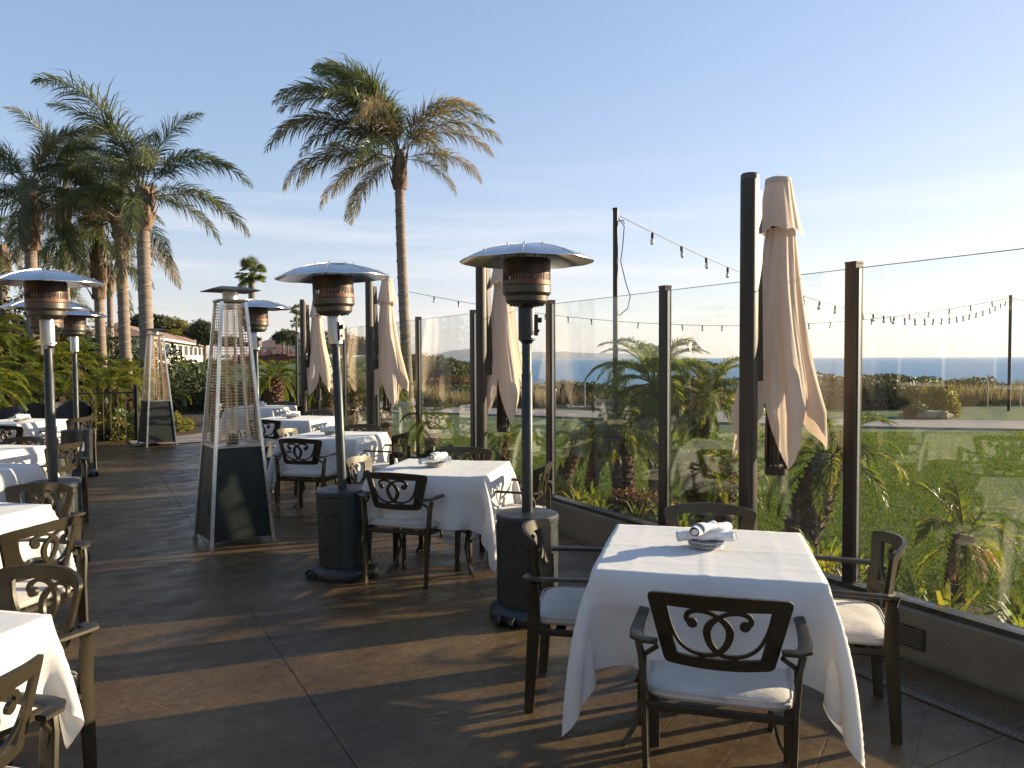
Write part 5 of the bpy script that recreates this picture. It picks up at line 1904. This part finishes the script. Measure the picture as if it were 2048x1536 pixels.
# path lights
def path_light(x, y, H, label):
    t = thing('path_light', label, 'garden light', (x, y, 0), 0, 'green metal path lights')
    obj('stem', MB().lathe([(.035, 0), (.03, .02), (.028, H - .12)], n=12), MT['wood'], t)
    obj('lamp_cap', MB().lathe([(.12, H - .06), (.122, H - .05), (.05, H - .01), (.02, H + .03), (.0, H + .035)], n=20), MT['greenmetal'], t)
    obj('lamp_core', MB().lathe([(.05, H - .14), (.05, H - .055)], n=12), MT['frame'], t)
path_light(at(267, 16.1), 16.1, .82, 'green-capped path light by the palms at the patio end')
path_light(at(1110, 22), 22, .80, 'dark path light on the lawn beyond the middle glass post')

# ------------------------------------------------------------------ picket fence, wicker chairs at the left end
pf = thing('picket_fence', 'dark metal picket fence under the left palms', 'fence', (-7.4, 15.2, 0), 0)
A, B = Vector((0, 0, 0)), Vector((-3.6, -2.2, 0))
pk = MB().box((0, 0, .52), (.022, .022, 1.0)).mesh('picket', MT['wood'], False)
for k in range(34):
    link('picket', pk, pf, A.lerp(B, k / 33), (0, 0, .54))
obj('rail', MB().bar(A + Vector((0, 0, .95)), B + Vector((0, 0, .95)), .03, .03), MT['iron'], pf, smooth=False)
obj('rail', MB().bar(A + Vector((0, 0, .15)), B + Vector((0, 0, .15)), .03, .03), MT['iron'], pf, smooth=False)
pk2 = MB().box((0, 0, .55), (.06, .06, 1.1)).mesh('end_post', MT['iron'], False)
link('end_post', pk2, pf, A + Vector((.05, .03, 0)))
def wicker(x, y, deg, label):
    t = thing('wicker_armchair', label, 'armchair', (x, y, 0), rad(deg), 'black wicker armchairs')
    m = MT['resin']
    obj('seat', MB().box((0, 0, .30), (.62, .62, .16)), m, t)
    bk = MB()
    vs, fs = [], []
    for j in range(7):
        z = .38 + .5 * j / 6
        for i in range(11):
            a = rad(-70 + 140 * i / 10)
            r = .33
            for dr_ in (0, .05):
                vs.append(((r + dr_) * sin(a), -.02 - (r + dr_ + .04 * j / 6) * cos(a) * .95, z - .10 * (abs(i - 5) / 5) ** 2 * (j / 6)))
    for j in range(6):
        for i in range(10):
            a = (j * 11 + i) * 2
            for q in (0, 1):
                f_ = (a + q, a + 2 + q, a + 24 + q, a + 22 + q)
                fs.append(f_ if q else f_[::-1])
    for i in range(10):
        a = (6 * 11 + i) * 2
        fs.append((a, a + 1, a + 3, a + 2))
    bk.add(vs, fs)
    obj('backrest', bk, m, t)
    for s in (-1, 1):
        obj('arm', MB().tube([(s * .33, -.25, .58), (s * .34, 0, .60), (s * .33, .25, .58)], .03, n=8), m, t)
        for yy in (-.27, .27):
            obj('leg', MB().box((s * .29, yy, .14), (.05, .05, .28)), m, t)
    obj('seat_pad', MB().box((0, .02, .405), (.52, .52, .05)), MT['cushion'], t)
    return t
wicker(at(45, 12.6), 12.6, 180, 'black wicker armchair at the left under the palms')
wicker(at(132, 13.4), 13.4, 200, 'black wicker armchair with a pale seat pad behind a heater pole')
wicker(at(-20, 11.6), 11.6, 160, 'black wicker armchair cut by the left picture edge')

# bird-of-paradise clumps
def broad_leaf(seed, m):
    rg_ = random.Random(seed)
    mb = MB()
    P = [Vector((0, 0, 0)), Vector((.10, 0, .5)), Vector((.22, 0, 1.0))]
    mb.tube(P, [.02, .016, .012], n=5, caps=False)
    vs, fs = [], []
    n = 9
    d = Vector((.35, 0, 1)).normalized()
    p = P[-1].copy()
    for i in range(n + 1):
        s = i / n
        w = .16 * sin(pi * min(1, s * .93 + .05)) ** .6
        for y in (-1, 0, 1):
            vs.append((p.x - .05 * abs(y), p.y + y * w, p.z + .05 * abs(y)))
        p = p + d * .9 / n
        d = (d + Vector((.10, 0, -.10 - .14 * s))).normalized()
    for i in range(n):
        for y in range(2):
            a = i * 3 + y
            fs.append((a, a + 1, a + 4, a + 3))
    mb.add(vs, fs)
    return mb.mesh('leaf', m)
BL = [broad_leaf(s, MT['banana']) for s in (1, 2)]
for k, (u, Y, s_, lb) in enumerate(((372, 36, 1.05, 'bird-of-paradise clump of broad upright leaves before the condos, left one'), (398, 34, .95, 'bird-of-paradise clump of broad leaves before the condos, right one'), (345, 33, .8, 'low broad-leaved clump behind the distant pyramid heater'), (408, 40, 1.15, 'tallest broad-leaved clump at the condo corner'))):
    t = thing('broadleaf_plant', lb, 'plant', (at(u, Y), Y, 0), 0, 'bird-of-paradise clumps')
    rg = random.Random(k + 5)
    for q in range(18):
        a = rg.uniform(0, 2 * pi)
        link('leaf', BL[q % 2], t, (.25 * cos(a), .25 * sin(a), 0), (0, rg.uniform(-.1, .45), a), s_ * rg.uniform(.6, 1.05))

# ------------------------------------------------------------------ distant buildings
def house(name, x0, y0, x1, y1, Hh, label, mw, mr, rh=1.2, over=.5, depth=10, z=0, wins=(), gable=False):
    """front runs from (x0,y0) to (x1,y1) seen from the camera, body extends behind"""
    a, b = Vector((x0, y0, 0)), Vector((x1, y1, 0))
    L_ = (b - a).length
    t = thing(name, label, 'building', (x0, y0, z), math.atan2((b - a).y, (b - a).x))
    obj('wall', MB().box((L_ / 2, depth / 2, Hh / 2 - .5), (L_, depth, Hh + 1)), mw, t, smooth=False)
    o_ = over
    if gable:      # gable faces the viewer
        vs = [(-o_, -o_, Hh + .01), (L_ + o_, -o_, Hh + .01), (L_ / 2, -o_, Hh + rh), (-o_, depth + o_, Hh + .01), (L_ + o_, depth + o_, Hh + .01), (L_ / 2, depth + o_, Hh + rh)]
        obj('roof', MB().add(vs, [(0, 1, 2), (5, 4, 3), (0, 2, 5, 3), (2, 1, 4, 5), (1, 0, 3, 4)]), mr, t, smooth=False)
    else:
        vs = [(-o_, -o_, Hh + .01), (L_ + o_, -o_, Hh + .01), (L_ + o_, depth + o_, Hh + .01), (-o_, depth + o_, Hh + .01), (rh * 1.5, depth / 2, Hh + rh), (L_ - rh * 1.5, depth / 2, Hh + rh)]
        obj('roof', MB().add(vs, [(0, 1, 5, 4), (1, 2, 5), (2, 3, 4, 5), (3, 0, 4), (3, 2, 1, 0)]), mr, t, smooth=False)
    obj('fascia', MB().box((L_ / 2, -o_ - .03, Hh - .08), (L_ + 2 * o_, .06, .2)), MT['frame'], t, smooth=False)
    for (wx, wz, ww, wh) in wins:
        wf = obj('window', MB().box((wx, -.03, wz), (ww, .08, wh)), MT['frame'], t, smooth=False)
        obj('pane', MB().box((wx, -.07, wz), (ww - .16, .04, wh - .16)), MT['win'], wf, smooth=False)
    return t
# blue-grey gabled end house behind the left palms
ww = [(2.0 + 4.6 * k, zz, 2.6, 1.1) for k in range(10) for zz in (.6, 2.5)]
house('apartment_house', at(292, 60), 60, at(412, 105), 105, 3.35, 'long cream two-storey apartment house with a tan shingle roof', MT['stuc_w'], MT['roof'], rh=1.1, depth=4.6, wins=ww)
house('bungalow', at(505, 200), 200, at(596, 200), 200, 3.6, 'low tan-roofed bungalow on the skyline', MT['stuc_w'], MT['roof'], rh=2.0, depth=9, z=1.1, wins=[(1.5 + 3 * k, 2.2, 1.6, 1.3) for k in range(4)])
house('bungalow', at(558, 160), 160, at(606, 160), 160, 4.6, 'white flat-roofed house block right of the tan bungalow', MT['stuc_w'], MT['frame'], rh=.12, depth=8, over=.15, wins=[(1.0, 2.8, 1, .8)])
o = obj('brick_wall', MB().box((0, 0, .6), (9.6, .4, 2.6)), MT['brick'], None, loc=(at(552, 88), 88, 0))
tag(o, 'dark red brick garden wall in front of the bungalows', 'wall')
for k in range(2):
    pass
bush(at(545, 90), 90, (5.5, 1.0, 2.4), 'row of red bougainvillea along the brick wall', MT['redfl'], 6000, .10, 33)
bush(at(535, 24), 24, (2.6, 1.4, .75), 'low dark planting behind the fence end', MT['bush'], 4000, .06, 34)
bush(at(610, 24), 24, (3.4, 1.4, .95), 'loose green planting between the farther umbrellas', MT['bush'], 6000, .06, 35)
bush(at(430, 27), 27, (1.5, 1.2, .7), 'small green bush at the lawn edge behind the pyramid heater', MT['bush'], 3000, .06, 36)

# distant trees
def tree(u, Y, Hc, R3, label, seed, m=None, n=5000, ls=.16):
    t = thing('tree', label, 'tree', (at(u, Y), Y, 0), 0, 'trees behind the apartment houses')
    obj('trunk', MB().tube([(0, 0, -.3), (.1, 0, Hc * .5), (0, .1, Hc)], [.25, .18, .1], n=8), MT['wood'], t)
    rg_ = random.Random(seed)
    me = []
    for k in range(4):
        o = (rg_.uniform(-.5, .5) * R3[0], rg_.uniform(-.5, .5) * R3[1], Hc - .4 * R3[2] + rg_.uniform(-.3, .5) * R3[2])
        r = [x * rg_.uniform(.5, .8) for x in R3]
        link('crown', bush_mesh('crown', m or MT['bush'], r, n // 4, ls, seed * 7 + k, nz_=.5), t, o)
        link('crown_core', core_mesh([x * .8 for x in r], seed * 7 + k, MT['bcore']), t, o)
    return t
TS = [(262, 78, 5.0, (1.8, 1.6, 1.5), 'round dark tree above the blue-grey house'), (300, 95, 6.2, (2.6, 2, 1.5), 'tree crown over the roof ridge, leftmost of the row'), (330, 100, 5.6, (3.0, 2, 1.3), 'broad yellowish tree over the long cream house'),
      (362, 105, 5.2, (2.8, 2, 1.2), 'low tree over the long cream house roof, middle'), (388, 108, 5.0, (2.4, 2, 1.3), 'dark tree over the right end of the cream house'), (409, 90, 4.6, (2.0, 1.6, 1.9), 'upright dark tree just left of the pyramid heater cap'),
      (575, 125, 5.2, (2.2, 2, 1.2), 'dark tree beside the white house on the skyline'), (470, 120, 4.2, (3.5, 2, 1.1), 'low tree line seen through the heater wires'), (640, 75, 3.2, (3.5, 2, 1.4), 'hazy tree behind the farthest umbrella'),
      (700, 70, 2.8, (3.5, 2, 1.4), 'low tree between the farther umbrellas on the skyline')]
for k, (u, Y, H, R3, lb) in enumerate(TS):
    tree(u, Y, H, R3, lb, 60 + k, MT['bushy'] if k == 2 else None)
# dense greenery mass filling below the left palms
bush(at(120, 24), 24, (5.2, 2.0, 2.2), 'dense dark hedge behind the low palms on the left', MT['bush'], 14000, .08, 41)
bush(at(250, 26), 26, (2.6, 1.6, .85), 'green hedge below the blue-grey house', MT['bush'], 7000, .07, 42)
bush(at(-60, 22), 22, (4.2, 2.0, 3.2), 'tall hedge at the far left picture edge', MT['bush'], 9000, .08, 43)
bush(at(205, 15.4), 15.4, (.7, .5, .42), 'bright low shrub at the end of the picket fence', MT['bushy'], 2600, .04, 44)
bush(at(335, 17.0), 17.0, (.5, .5, .40), 'small yellow-green shrub right of the distant pyramid heater', MT['bushy'], 2000, .04, 45)
bush(at(240, 15.8), 15.8, (.6, .5, .5), 'leafy shrub around the path light', MT['banana'], 1800, .06, 46)

# ------------------------------------------------------------------ restaurant building on the left, outside the picture, seen only mirrored in the glass
rb = thing('restaurant_building', 'sandy stucco restaurant building along the left side of the patio', 'building', FN * -6.6 + FD * 3.0, FROT)
obj('wall', MB().box((-2, 0, 1.6), (4, 17, 3.3)), MT['stuc_y'], rb, smooth=False)
obj('plinth', MB().box((.03, 0, .4), (.08, 17, .8)), MT['stuc_y'], rb, smooth=False)
obj('eave', MB().box((.75, 0, 3.35), (3.2, 17.6, .2)), MT['roofd'], rb, smooth=False)
for k in range(6):
    y = -7 + 2.8 * k
    wf = obj('window', MB().box((.03, y, 1.75), (.10, 1.9, 1.5)), MT['frame'], rb, smooth=False)
    obj('pane', MB().box((.07, y - .46, 1.75), (.06, .84, 1.34)), MT['win'], wf, smooth=False)
    obj('pane', MB().box((.07, y + .46, 1.75), (.06, .84, 1.34)), MT['win'], wf, smooth=False)

# ------------------------------------------------------------------ haze
hz = MB().box((0, 6200, 278), (27800, 15600, 592)).mesh('haze')
hm = bpy.data.materials.new('haze_air')
hm.use_nodes = True
t = hm.node_tree
t.nodes.clear()
ho = N(t, 'ShaderNodeOutputMaterial')
pv = N(t, 'ShaderNodeVolumePrincipled')
pv.inputs['Color'].default_value = (.82, .88, 1, 1)
pv.inputs['Density'].default_value = .00005
pv.inputs['Anisotropy'].default_value = .3
t.links.new(pv.outputs[0], ho.inputs['Volume'])
hz.materials.append(hm)
ho_ = link('haze', hz)
tag(ho_, 'thin pale sea haze softening the far island', kind='stuff')
